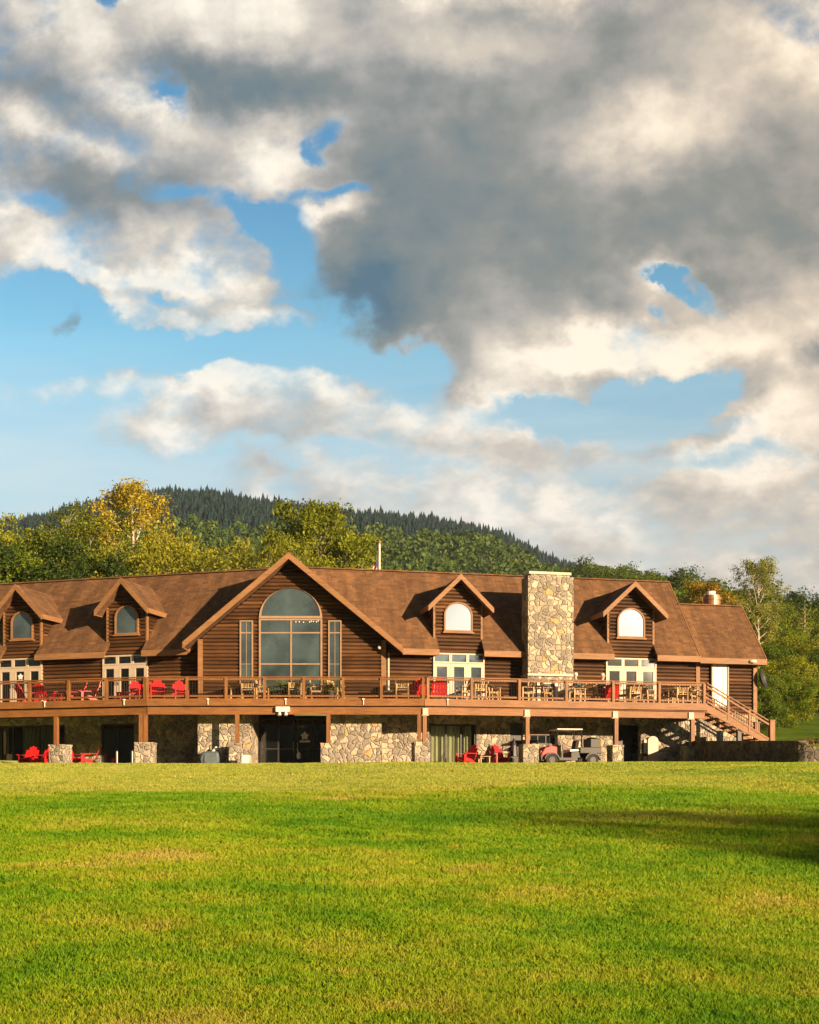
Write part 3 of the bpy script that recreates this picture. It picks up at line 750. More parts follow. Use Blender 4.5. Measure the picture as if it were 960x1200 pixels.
# service doorway with open pale door leaf
mb = MB(); FR.box(mb, rt(719), rt(750), VW_R + .9, VW_R + .96, -.2, 2.05); mb.build('door', M['darkmetal'], lodge)
mb = MB(); q = rt(756.5); 
FR.box(mb, rt(754), rt(757), VW_R - .10, VW_R - .02, -.1, 1.35); FR.box(mb, rt(761), rt(770), VW_R - .12, VW_R - .02, -.1, 1.28)
n = 12; ta, tb = rt(758), rt(770)
pts = [FR.p(ta, VW_R - .16, -.1), FR.p(tb, VW_R - .16, -.1)] + [FR.p((ta + tb) / 2 + (tb - ta) / 2 * math.cos(math.pi * k / n), VW_R - .16, 1.30 + .22 * math.sin(math.pi * k / n)) for k in range(n + 1)]
mb.prism(pts, FR.p(0, .04, 0) - FR.p(0, 0, 0)); d = mb.build('door', M['cream'], lodge)
mb = MB(); FR.box(mb, rt(753.2), rt(756.8), VW_R - .135, VW_R - .105, .55, 1.2); mb.build('pane', M['glass_dark'], d)

# --- chimney -----------------------------------------------------------------
CV = 2.2; ca, cb = FR.t(619, CV), FR.t(672.3, CV)
mb = MB(); zt = FR.z(645, 675.5, CV); zm = FR.z(645, 790, CV)
FR.box(mb, ca, cb, CV, CV + 1.0, zm, zt); FR.box(mb, ca + .16, cb - .16, CV + .1, CV + .9, zt, zt + .10)
FR.box(mb, ca - .03, cb + .03, CV - .04, CV + 1.0, DECK, zm - .10)
ch = mb.build('chimney', M['stone'], lodge)
mb = MB(); FR.box(mb, ca + .06, cb - .10, CV + .03, CV + .97, zt + .10, zt + .22); FR.box(mb, ca - .06, cb + .10, CV - .16, CV + 1.0, zm - .10, zm)
mb.build('cap_stone', M['cream'], ch)
mb = MB(); f0, f1 = FR.t(633, CV), FR.t(649, CV)
FR.box(mb, f0, f1, CV - .05, CV - .042, DECK + .25, DECK + 1.05); mb.build('firebox', M['black'], ch)
mb = MB(); FR.box(mb, f1 + .02, f1 + .16, CV - .10, CV - .045, DECK + .02, DECK + 1.1); FR.box(mb, f0 - .16, f0 - .02, CV - .10, CV - .045, DECK + .02, DECK + 1.1)
FR.box(mb, f0 - .02, f1 + .02, CV - .10, CV - .045, DECK + .98, DECK + 1.1); mb.build('fire_surround', M['white'], ch)

# kitchen exhaust on the lower roof's ridge
vt = FR.t(834.5, vl + .5); mb = MB(); p = FR.p(vt, vl + .5, 0)
mb.cyl((p.x, p.y, RLOW - .7), (p.x, p.y, RLOW + .34), .42, n=20); mb.cyl((p.x, p.y, RLOW + .34), (p.x, p.y, RLOW + .42), .46, n=20); mb.cyl((p.x, p.y, RLOW + .42), (p.x, p.y, RLOW + .58), .40, n=20)
vn = mb.build('roof_vent', M['copper'], lodge)
mb = MB(); mb.cyl((p.x - .08, p.y, RLOW + .58), (p.x - .08, p.y, RLOW + .78), .24, .26, 18); mb.build('vent_cap', M['white'], vn)
# small fittings
mb = MB(); q = FR.p(tEND - .75, VE_R - .1, EL - .12); mb.ball(q, .13, 10, 7, (1.5, 1, .7)); mb.build('flood_lamp', M['white'], lodge)
mb = MB(); q = FC.p(RT - 1.05, 2.0, 5.35); mb.ball(q, .09, 8, 6); mb.build('flood_lamp', M['white'], lodge)
mb = MB(); mb.tube([FC.p(tR + .24, GV + .25, 5.2), FC.p(tR + .24, GV + .25, DECK + .05)], [.05, .05], 8); mb.build('downpipe', M['cream'], lodge)
# satellite dish on the end wall
q = FR.p(tW + .30, VW_R - .0, 4.35)
mb = MB(); n = 16; ax = Vector((.85, -.5, .25)).normalized(); s1 = ax.cross(Vector((0, 0, 1))).normalized(); s2 = s1.cross(ax)
vs = []; fs = []
for i, (r, dd) in enumerate(((.02, 0), (.2, .03), (.36, .10), (.46, .17), (.46, .19), (.36, .12), (.2, .05), (.02, .02))):
    for k in range(n): vs.append(q + s1 * (r * math.cos(2 * math.pi * k / n)) + s2 * (r * 1.1 * math.sin(2 * math.pi * k / n)) + ax * dd)
for i in range(7):
    for k in range(n): fs.append((i * n + k, i * n + (k + 1) % n, (i + 1) * n + (k + 1) % n, (i + 1) * n + k))
mb.add(vs, fs); mb.tube([q, q - Vector((.3, .0, .2))], [.025, .025]); mb.tube([q + s2 * -.4, q + ax * .45 - s2 * .15], [.012, .012]); mb.box(q + ax * .48 - s2 * .15, (.08, .08, .08))
mb.build('satellite_dish', M['darkmetal'], lodge)

# ------------------------------------------------------------------ deck
deck = thing('raised_deck', (-5.4, 52, 0), 'long raised timber deck with railings on posts and stone piers along the lodge front', 'deck')
T_R = FR.t(827.5, 0); LD = 17.5
P_R, P_C, P_L, P_LL = FR.p(T_R, 0, 0), FC.p(.63, 0, 0), FC.p(-11.44, 0, 0), FL.p(LD, 0, 0)
def poly_at(z, ins=0.0):
    return [FR.p(T_R, 0, z), FR.p(T_R, VW_R + .05, z), FR.p(.2, VW_R + .05, z), FC.p(-1.0, 2.32, z), FC.p(tL, 2.32, z), FL.p(.5, VW_L + .05, z), FL.p(LD, VW_L + .05, z), FL.p(LD, 0, z), FC.p(-11.44, 0, z), FC.p(.63, 0, z)]
mb = MB(); mb.prism(poly_at(DECK), (0, 0, -.05)); mb.build('deck_floor', M['floor'], deck)
mb = MB(); mb.prism([Vector((p.x, p.y + .12 if i >= 7 else p.y, 2.53)) for i, p in enumerate(poly_at(2.53))], (0, 0, -.03)); mb.build('deck_ceiling', M['soffit'], deck)
# joists
mb = MB()
for fr, a, b in ((FC, -11.2, .4), (FR, .3, T_R - .3), (FL, .3, LD - .3)):
    k = a
    while k < b: fr.box(mb, k - .02, k + .02, .1, 2.2, 2.535, 2.805); k += .6
mb.build('joists', M['soffit'], deck)
for fr, a, b in ((FC, -11.44, .63), (FR, .02, T_R), (FL, .02, LD)):
    mb = MB(); fr.box(mb, a, b, -.05, -.002, 2.555, DECK + .01); mb.build('rim_board', M['deck'], deck)
    mb = MB(); fr.box(mb, a + (.0 if fr is FC else .07), b, .12, .30, 2.19, 2.50); mb.build('beam', M['deck'], deck)
mb = MB(); FR.box(mb, T_R + .002, T_R + .05, -.04, VW_R, 2.555, DECK + .01); FR.box(mb, T_R - .3, T_R - .12, .32, VW_R - .1, 2.19, 2.50); mb.build('rim_board', M['deck'], deck)
def railing(fr, a, b, v, endpost=None):
    """one bay between two posts: cap, top rail, bottom rail, metal balusters"""
    o = MB(); w = .055
    fr.box(o, a, b, v - .075, v + .075, DECK + .93, DECK + .97); fr.box(o, a + w, b - w, v - .02, v + .02, DECK + .82, DECK + .90); fr.box(o, a + w, b - w, v - .02, v + .02, DECK + .09, DECK + .17)
    r = o.build('railing', M['deck'], deck)
    q = MB(); n = max(2, int(round(abs(b - a) / .125)))
    for k in range(1, n):
        t = a + (b - a) * k / n; q.cyl(fr.p(t, v - .022, DECK + .12), fr.p(t, v - .022, DECK + .87), .0095, n=5)
    q.build('balusters', M['baluster'], r)
def rpost(fr, t, v, name='railing_post'):
    mb = MB(); fr.box(mb, t - .058, t + .058, v - .085, v + .065, 2.60, DECK + .925); mb.build(name, M['deckv'], deck)
cpx = [172, 219, 265, 310, 356, 402, 447, 496]; rpx = [498, 553, 609, 664, 719, 773, 822]
def bays(fr, ts, v):
    for i, t in enumerate(ts): rpost(fr, t, v)
    for a, b in zip(ts, ts[1:]): railing(fr, min(a, b), max(a, b), v)
bays(FC, [-11.44 + .03] + [FC.t(p, 0) for p in cpx[1:-1]] + [.60], .06)
bays(FR, [.18] + [FR.t(p, 0) for p in rpx[1:-1]] + [T_R - .08], .06)
bays(FL, [.10] + [FL.t(p, 0) for p in (124, 80, 34)] + [FL.t(34, 0) + 1.75 * k for k in range(1, 6)], .06)
# return rail beside the stair head
fr2 = Frame(tuple(FR.p(T_R - .08, 0, 0))[:2], FR.n, (-FR.u[0], -FR.u[1])); railing(fr2, 1.75, VW_R - .1, 0); rpost(fr2, 1.68, 0)
# piers and posts
def pier(fr, px, w, z1=.93, v0=-.05, base=-.5):
    t = fr.t(px, 0); mb = MB(); fr.box(mb, t - w / 2, t + w / 2, v0, v0 + .72, base, z1 - .06); fr.box(mb, t - w / 2 - .02, t + w / 2 + .02, v0 - .02, v0 + .74, z1 - .06, z1); mb.build('stone_pier', M['stone'], deck)
def post(fr, px, z0=.93, dt=0):
    t = fr.t(px, .2) + dt; mb = MB(); fr.box(mb, t - .085, t + .085, .13, .30, z0, 2.188); mb.build('post', M['deckv'], deck)
def cap(fr, px):
    t = fr.t(px, 0); mb = MB(); fr.box(mb, t - .16, t + .16, .09, .33, 2.14, 2.17); fr.box(mb, t - .12, t + .12, .05, .118, 2.17, 2.46); mb.build('post_cap', M['cream'], deck)
pier(FL, 66.5, .72); post(FL, 66)
for k in (1, 2): pier(FL, 66.5 - 105 * k, .72); post(FL, 66.5 - 105 * k)
pier(FC, 169, .80, .97); post(FC, 165.5, .97); post(FC, 170.8, .97)
pier(FC, 277, .70, .95, .2); post(FC, 278.2, .95)
pier(FC, 384.5, .66, .95, .2); post(FC, 385, .95)
pier(FR, 495, .68, .98); post(FC, 491.5, .98); post(FR, 497.6, .98); cap(FR, 499)
pier(FR, 622, .72); post(FR, 618); cap(FR, 618.5)
pier(FR, 724, .52); post(FR, 722); cap(FR, 722)
pier(FR, 811.5, .60); post(FR, 811.5); cap(FR, 811)
# little white rail lights / hose bibs on the rim board
for fr, px in ((FL, 53), (FL, 146), (FC, 244), (FC, 335), (FC, 426), (FR, 524.5)):
    t = fr.t(px, -.05); mb = MB(); mb.cyl(fr.p(t, -.09, 2.60), fr.p(t, -.09, 2.82), .022, n=6); fr.box(mb, t - .05, t + .05, -.12, -.052, 2.82, 2.87); mb.build('rim_lamp', M['white'], deck)
mb = MB(); t = FC.t(331.5, 0); FC.box(mb, t - .30, t + .30, -.06, .115, 2.30, 2.52)
for q in (-.14, .14): mb.cyl(FC.p(t + q, -.0, 2.30), FC.p(t + q, -.06, 2.14), .05, .08, 10)
tag(mb.build('emergency_light', M['white']), 'white twin-head emergency light on the deck beam above the entrance', 'light')

# ------------------------------------------------------------------ stair
stair = thing('timber_staircase', tuple(FR.p(T_R + .1, .7, 1.0)), 'brown timber staircase with open railings going down at the right end of the deck', 'staircase')
n = 9; run = (FR.t(906, .1) - T_R - .2) / n; z_bot = 1.12; rise = (DECK - z_bot) / (n + 0.0)
for k in range(n):
    mb = MB(); z = DECK - rise * (k + 1); FR.box(mb, T_R + .06 + run * k, T_R + .06 + run * (k + 1) + .03, .08, 1.45, z - .045, z); mb.build('step', M['floor'], stair)
slope = rise / run
tb_ = T_R + .06; te_ = T_R + .06 + run * n
for v in (0.02, 1.46):
    mb = MB(); mb.prism([FR.p(tb_, v, DECK - .02), FR.p(te_, v, z_bot + .12), FR.p(te_, v, z_bot - .18), FR.p(tb_, v, DECK - .38)], FR.p(0, .05, 0) - FR.p(0, 0, 0)); mb.build('stringer', M['deck'], stair)
for v in (0.04, 1.48):
    rl = MB()
    for h, th in ((.97, .05), (.82, .09), (.14, .08)):
        rl.prism([FR.p(tb_, v - .045, DECK + h), FR.p(te_, v - .045, z_bot + h), FR.p(te_, v - .045, z_bot + h - th), FR.p(tb_, v - .045, DECK + h - th)], FR.p(0, .09 if h > .9 else .045, 0) - FR.p(0, 0, 0))
    r = rl.build('handrail', M['deck'], stair); bb = MB()
    for k in range(1, 26):
        t = tb_ + (te_ - tb_) * k / 26; z = DECK - slope * (t - tb_); bb.cyl(FR.p(t, v, z + .1), FR.p(t, v, z + .86), .0095, n=5)
    bb.build('balusters', M['baluster'], r)
    for k, q in ((0, .33), (0, .66)):
        t = tb_ + (te_ - tb_) * q; z = DECK - slope * (t - tb_); mb = MB(); FR.box(mb, t - .05, t + .05, v - .04, v + .05, z - .15, z + .90); mb.build('post', M['deckv'], stair)
    mb = MB(); FR.box(mb, te_ - .08, te_ + .16, v - .1, v + .12, z_bot - .3, z_bot + 1.0); FR.box(mb, te_ - .10, te_ + .18, v - .12, v + .14, z_bot + 1.0, z_bot + 1.05); mb.build('newel_post', M['deckv'], stair)
for q in (.52,):
    t = tb_ + (te_ - tb_) * q; mb = MB(); FR.box(mb, t - .09, t + .09, .1, .28, .7, DECK - slope * (t - tb_) - .25); mb.build('support_post', M['darkmetal'], stair)
# ------------------------------------------------------------------ ground
def smooth(a, b, x):
    t = np.clip((x - a) / (b - a), 0, 1); return t * t * (3 - 2 * t)
GYp = np.array([-400, -60, 0, 8, 20, 27, 31, 36, 41, 46, 50, 56, 66, 80, 120, 160, 400, 3000.])
GZp = np.array([-9, -6.2, -3.20, -2.66, -1.82, -1.36, -1.06, -.72, -.34, -.13, -.05, -.03, 1.2, 4.1, 7, 10, 12, 12.])
def hsum(x, y):
    return (.05 * np.sin(x * .55 + y * .21) + .04 * np.sin(x * -.31 + y * .47 + 1.3) + .05 * np.sin(x * .17 + .9) * np.sin(y * .33 + .4))
def gh(x, y):
    x = np.asarray(x, float); y = np.asarray(y, float)
    z = np.interp(y, GYp, GZp)
    for w in (1.5, -1.5): z = z + np.interp(y + w, GYp, GZp)
    z = z / 3
    lawn = 1 - smooth(40, 48, y)
    # the mown bank swells a little on the right and dips on the left
    z = z + lawn * (hsum(x, y) + .012 * np.clip(x, -12, 16) * smooth(14, 34, y) * (1 - smooth(38, 47, y)) * 1.0)
    return z
def sheet(name, xs, ys, zf, mat):
    X, Y = np.meshgrid(xs, ys); Z = zf(X, Y); nx, ny = len(xs), len(ys)
    v = np.stack([X, Y, Z], -1).reshape(-1, 3)
    i = np.arange(nx * ny).reshape(ny, nx); q = np.stack([i[:-1, :-1], i[:-1, 1:], i[1:, 1:], i[1:, :-1]], -1).reshape(-1, 4)
    o = np_mesh(name, v, 4, mat, tris=q); o.data.polygons.foreach_set('use_smooth', [True] * len(o.data.polygons)); return tag(o, kind='structure')
xs = np.concatenate([np.linspace(-3000, -120, 12), np.arange(-110, -30, 5), np.arange(-30, 34, .5), np.arange(35, 120, 5), np.linspace(140, 3000, 12)])
ys = np.concatenate([np.linspace(-400, -20, 14), np.arange(-18, 2, 2), np.arange(2, 60, .5), np.arange(60, 170, 3), np.linspace(180, 3000, 12)])
ground = sheet('lawn', xs, ys, gh, M['lawn'])
def xw(y): return np.interp(y, [44, 55], [14.3, 13.0])
def zterr(x, y): return np.interp(y, [40, 44, 53, 56, 78, 84], [.35, .52, .93, 1.10, 3.95, 4.5])
def tz(x, y):
    b = gh(x, y); L = .25 + smooth(14.6, 19, x) * 5; y0 = 43.95 - smooth(14.6, 19, x) * 4
    k = smooth(0, 1, (y - y0) / L)
    k = k * smooth(xw(y) - .02, xw(y) + .15, x) * (1 - smooth(60, 72, x))
    k = np.where(y > 62, k * smooth(15, 19, x), k) * (1 - smooth(80, 84, y))
    k = k * np.where((y > 57) & (y < 62.5) & (x < 17), 0, 1)
    return b - .06 + k * (zterr(x, y) - b + .06)
terr = sheet('terrace_lawn', np.concatenate([np.arange(12.8, 20, .12), np.arange(20, 74, 1.0)]), np.concatenate([np.arange(39, 47, .15), np.arange(47, 86, .5)]), tz, M['slope'])
# patio slab under the deck
mb = MB(); mb.prism([Vector((p.x, p.y + (-.0 if i < 7 else -.6), .0)) for i, p in enumerate([FR.p(T_R, 0, 0), FR.p(T_R, 3.4, 0), FC.p(0, 6, 0), FC.p(-5, 6, 0), FC.p(-10, 6, 0), FL.p(6, 5.6, 0), FL.p(LD, 5.6, 0), FL.p(LD, -.1, 0), FC.p(-11.44, 0, 0), FC.p(.63, 0, 0)])], (0, 0, -.4))
tag(mb.build('patio', M['concrete']), kind='structure')

# retaining wall
rw = thing('retaining_wall', (13.6, 50, 0), 'low shaded fieldstone retaining wall running forward from the stair', 'wall')
mb = MB(); A = Vector((12.95, 55.4, 0)); B = Vector((14.3, 44.0, 0)); n_ = 10
side = (B - A).normalized().cross(Vector((0, 0, 1)))
for k in range(n_):
    p, q = A.lerp(B, k / n_), A.lerp(B, (k + 1) / n_)
    zp, zq = CZ + .0472 * p.y + .03, CZ + .0472 * q.y + .03
    vs = [p + side * .0, q + side * .0, q - side * .42, p - side * .42]
    mb.add([vs[0] + Vector((0, 0, -.5)), vs[1] + Vector((0, 0, -.5)), vs[2] + Vector((0, 0, -.5)), vs[3] + Vector((0, 0, -.5)), vs[0] + Vector((0, 0, zp)), vs[1] + Vector((0, 0, zq)), vs[2] + Vector((0, 0, zq)), vs[3] + Vector((0, 0, zp))],
           [(0, 1, 5, 4), (1, 2, 6, 5), (2, 3, 7, 6), (3, 0, 4, 7), (4, 5, 6, 7)])
mb.build('stonework', M['shaded_stone'], rw, recalc=False); mb = MB()  # shade is put into this stone's colour
# rounded return at the near end, stepping down into the lawn
pts = [Vector((14.3 - .1 + .55 * (1 - math.cos(a)), 44 - .38 * math.sin(a), 0)) for a in (0, .5, 1.0, 1.57)] + [Vector((15.5, 43.75, 0)), Vector((16.6, 44.1, 0))]
for k, (p, q) in enumerate(zip(pts, pts[1:])):
    zt0 = [.64, .62, .55, .42, .30, .16][k]; zt1_ = [.64, .62, .55, .42, .30, .16][k + 1]
    d = (q - p).normalized(); s_ = Vector((-d.y, d.x, 0)) * .38
    mb.add([p + Vector((0, 0, -.5)), q + Vector((0, 0, -.5)), q + s_ + Vector((0, 0, -.5)), p + s_ + Vector((0, 0, -.5)), p + Vector((0, 0, zt0)), q + Vector((0, 0, zt1_)), q + s_ + Vector((0, 0, zt1_)), p + s_ + Vector((0, 0, zt0))],
           [(0, 1, 5, 4), (1, 2, 6, 5), (2, 3, 7, 6), (3, 0, 4, 7), (4, 5, 6, 7)])
mb.build('stonework', M['shaded_stone'], rw, recalc=False)

# ------------------------------------------------------------------ furniture prototypes (face -Y)
def adirondack():
    t = local_thing('adirondack_chair', '', 'chair', 'red adirondack chairs')
    s = MB()
    for k in range(5): s.box((0, -.30 + .115 * k, .37 - .035 * k), (.54, .10, .025), rot=Matrix.Rotation(R(-16), 3, 'X'))
    s.build('seat', M['red'], t)
    b = MB(); rot = Matrix.Rotation(R(-24), 3, 'X')
    for k, (x, L, a) in enumerate(((-.26, .62, 5), (-.13, .76, 2.5), (0, .82, 0), (.13, .76, -2.5), (.26, .62, -5))):
        r2 = rot @ Matrix.Rotation(R(a), 3, 'Y'); c = Vector((x, .22, .25)) + rot @ Vector((x * .05, 0, L / 2)); b.box(c, (.115, .022, L), rot=r2)
    for h in (.25, .55): b.box(Vector((0, .22 + .02, .25)) + rot @ Vector((0, .025, h)), (.6, .03, .07), rot=rot)
    b.build('backrest', M['red'], t)
    for sx in (-1, 1):
        a = MB(); a.box((sx * .335, -.02, .56), (.14, .74, .025)); a.build('armrest', M['red'], t)
        l = MB(); l.box((sx * .285, -.30, .275), (.03, .11, .55)); l.build('leg', M['red'], t)
        q = MB(); q.prism([(sx * .26, -.36, .40), (sx * .26, -.36, .28), (sx * .26, .42, 0), (sx * .26, .52, 0), (sx * .26, .52, .06), (sx * .26, .1, .30)], (sx * .03, 0, 0)); q.build('rear_leg', M['red'], t)
    return t
def teak_chair():
    t = local_thing('armchair', '', 'chair', 'teak dining armchairs on the deck')
    s = MB()
    for k in range(6): s.box((0, -.22 + .085 * k, .44), (.50, .07, .025))
    s.build('seat', M['teak'], t)
    b = MB(); rot = Matrix.Rotation(R(-10), 3, 'X')
    b.box(Vector((0, .24, .44)) + rot @ Vector((0, 0, .46)), (.54, .03, .08), rot=rot); b.box(Vector((0, .24, .44)) + rot @ Vector((0, 0, .10)), (.50, .025, .05), rot=rot)
    for k in range(6): b.box(Vector((-.20 + .08 * k, .24, .44)) + rot @ Vector((0, 0, .28)), (.045, .018, .32), rot=rot)
    b.build('backrest', M['teak'], t)
    for sx in (-1, 1):
        l = MB(); l.box((sx * .26, -.24, .325), (.05, .05, .65)); l.build('leg', M['teak'], t)
        l = MB(); l.beam((sx * .26, .24, 0), (sx * .26, .26, .44), .05, .05, up=(1, 0, 0)); l.beam((sx * .26, .26, .44), (sx * .26, .33, .92), .05, .05, up=(1, 0, 0)); l.build('leg', M['teak'], t)
        a = MB(); a.box((sx * .27, 0, .66), (.065, .56, .025)); a.box((sx * .255, 0, .40), (.025, .46, .06)); a.build('armrest', M['teak'], t)
    return t
def teak_table(rnd=True):
    t = local_thing('dining_table', '', 'table', 'dining tables on the deck')
    s = MB()
    if rnd: s.cyl((0, 0, .71), (0, 0, .745), .52, n=24); s.cyl((0, 0, .64), (0, 0, .71), .40, n=16)
    else:
        for k in range(8): s.box((0, -.38 + .11 * k, .73), (1.3, .10, .03))
        s.box((0, 0, .68), (1.15, .75, .06))
    s.build('tabletop', M['teak'], t)
    for sx in (-1, 1):
        for sy in (-1, 1):
            l = MB(); l.beam((sx * (.34 if rnd else .56), sy * .34, 0), (sx * (.30 if rnd else .54), sy * .31, .70), .06, .06, up=(1, 0, 0)); l.build('leg', M['teak'], t)
    return t
def low_table(mat):
    t = local_thing('side_table', '', 'table', 'low side tables')
    s = MB()
    for k in range(5): s.box((0, -.2 + .1 * k, .43), (.5, .09, .025))
    s.build('tabletop', mat, t)
    for sx in (-1, 1):
        for sy in (-1, 1): l = MB(); l.box((sx * .2, sy * .18, .21), (.05, .05, .42)); l.build('leg', mat, t)
    return t
protos = {'a': adirondack(), 'c': teak_chair(), 't': teak_table(), 'T': teak_table(False), 's': low_table(M['red']), 'w': low_table(M['teak'])}
used = set()
def put(k, fr, px, v, z, face, label):
    """face: degrees turned from facing away from the facade (0 = towards the lawn)"""
    p = fr.p(fr.t(px, v), v, z); rz = math.atan2(fr.n[1], fr.n[0]) - math.pi / 2 + R(face)
    if k in used: return dup(protos[k], p, rz, label)
    used.add(k); o = protos[k]; o.location = p; o.rotation_euler = (0, 0, rz); o['label'] = label; return o
D = DECK + .002
put('a', FL, 32, 1.7, D, 150, 'red adirondack chair on the upper deck beside the glass door with the white emblem')
put('a', FL, 53, 1.2, D, 172, 'red adirondack chair on the upper deck seen from behind, left of the low red table')
put('s', FL, 70, 1.3, D, 0, 'low red side table on the upper deck between two pairs of red chairs')
put('a', FL, 88, 1.5, D, -55, 'left of two sideways red adirondack chairs before the dark log wall upstairs')
put('a', FL, 103.5, 1.3, D, -48, 'right of two sideways red adirondack chairs before the dark log wall upstairs')
put('s', FL, 148, 1.4, D, 10, 'low red side table on the upper deck before the second set of glass doors').scale = (1.6, 1.2, 1)
put('a', FL, 165, 1.3, D, 60, 'red adirondack chair beside the deck post where the railing bends')
put('a', FC, 185, 1.0, D, 12, 'red adirondack chair in the dark corner just right of the railing bend')
put('a', FC, 212, 1.5, D, 20, 'red adirondack chair in deep shade against the gable block corner')
put('a', FC, 178, 1.7, D, 30, 'red adirondack chair half hidden behind the chair at the railing bend')
put('T', FC, 287, 1.3, D, 0, 'wooden dining table before the narrow left window of the big gable')
put('c', FC, 291, .75, D, 180, 'teak armchair with its back to the railing below the narrow left gable window')
put('c', FC, 309, 1.3, D, 90, 'teak armchair at the right end of the table below the left gable window')
put('t', FC, 349, 1.2, D, 0, 'round wooden table below the great arched window')
put('c', FC, 346, .65, D, 185, 'teak armchair seen from behind in the middle of the great window')
put('c', FC, 372, 1.2, D, 95, 'teak armchair below the right edge of the great window')
put('c', FC, 394, 1.3, D, 60, 'teak armchair below the narrow right gable window')
put('T', FC, 480, 1.5, D, 0, 'wooden dining table on the deck right of the big gable')
put('c', FC, 456, 1.4, D, -90, 'teak armchair at the left end of the table right of the big gable')
put('c', FC, 472, .75, D, 178, 'pale teak armchair seen from behind at the table right of the big gable')
put('a', FC, 489, 1.0, D, 190, 'red adirondack chair behind the corner post left of the glazed doors')
put('a', FR, 513, .85, D, 176, 'big red adirondack chair seen from behind in front of the middle glass doors')
put('c', FR, 544, 1.0, D, -80, 'dark teak armchair turned sideways before the middle glass doors')
put('t', FR, 567, 1.3, D, 0, 'round wooden table right of the middle glass doors')
put('c', FR, 561, .7, D, 185, 'teak armchair with its back to the railing right of the middle glass doors')
put('c', FR, 579, 1.1, D, 85, 'teak armchair facing left at the round table between doors and chimney')
put('c', FR, 616, .9, D, -85, 'teak armchair facing right at the table before the stone chimney')
put('t', FR, 630, 1.1, D, 0, 'round wooden table in front of the stone chimney')
put('c', FR, 643, .9, D, 85, 'teak armchair facing left at the table before the stone chimney')
put('T', FR, 690, 1.5, D, 0, 'wooden dining table between two seated people')
pc1 = put('c', FR, 677, 1.0, D, -90, 'teak armchair under the seated person in a teal jacket')
pc2 = put('c', FR, 704.5, 1.0, D, 90, 'teak armchair under the seated person in a navy shirt')
put('a', FR, 714, .75, D, 180, 'red adirondack chair seen from behind right of the seated people')
put('t', FR, 748, 1.2, D, 0, 'round wooden table before the right glass doors')
put('c', FR, 732, 1.2, D, -75, 'teak armchair facing right before the right glass doors')
put('c', FR, 742, .65, D, 182, 'teak armchair with its back to the railing before the right glass doors')
put('c', FR, 763, 1.0, D, 88, 'teak armchair facing left beside the right glass doors')
put('T', FR, 800, 1.2, D, 0, 'wooden dining table at the right end of the deck')
put('c', FR, 786, 1.1, D, -88, 'teak armchair facing right at the last table of the deck')
put('c', FR, 797, .6, D, 180, 'teak armchair with its back to the railing at the last table of the deck')
put('c', FR, 814, 1.0, D, 88, 'teak armchair nearest the head of the stair')
# patio
put('a', FL, 33, 2.2, .0, 6, 'red adirondack chair on the lower patio before the dark glazed wall')
put('a', FL, 52, 2.4, .0, -4, 'red adirondack chair half hidden behind the first stone pier')
put('a', FL, 85, 1.8, .0, 68, 'left of two facing red adirondack chairs beside the first stone pier on the patio')
put('a', FL, 105, 1.8, .0, -62, 'right of two facing red adirondack chairs beside the first stone pier on the patio')
put('a', FR, 546, 1.7, .0, -62, 'red adirondack chair turned sideways before the lit curtains on the patio')
put('w', FR, 567.5, 1.7, .0, 0, 'low pale side table between the two red chairs on the patio')
put('a', FR, 585.5, 1.6, .0, 8, 'red adirondack chair facing the lawn before the lit lower stone wall')

# planter with bright green plants by the great window
def planter(px, s, label):
    b = FC.p(FC.t(px, 1.2), 1.2, D); t = thing('planter', tuple(b), label, 'planter', 'planters below the great window')
    m_ = MB(); m_.cyl(b, b + Vector((0, 0, .42)), .17, .23, 12); m_.build('pot', M['darkmetal'], t)
    n = 260; c = rng.normal(size=(n, 3)) * (.22 * s, .16, .13) + np.array([0, 0, .62]); a = rng.normal(size=(n, 3)); a /= np.linalg.norm(a, axis=1)[:, None]; q = np.cross(a, rng.normal(size=(n, 3))); q /= np.linalg.norm(q, axis=1)[:, None]
    v = np.stack([c + a * .06, c + q * .03, c - a * .06, c - q * .03], 1).reshape(-1, 3); np_mesh('foliage', v, 4, M['leaf_green'], t)
planter(331, 1.5, 'potted bright green plant behind the railing at the left half of the great window')
planter(388, 1.2, 'potted green plant behind the railing below the right narrow window')

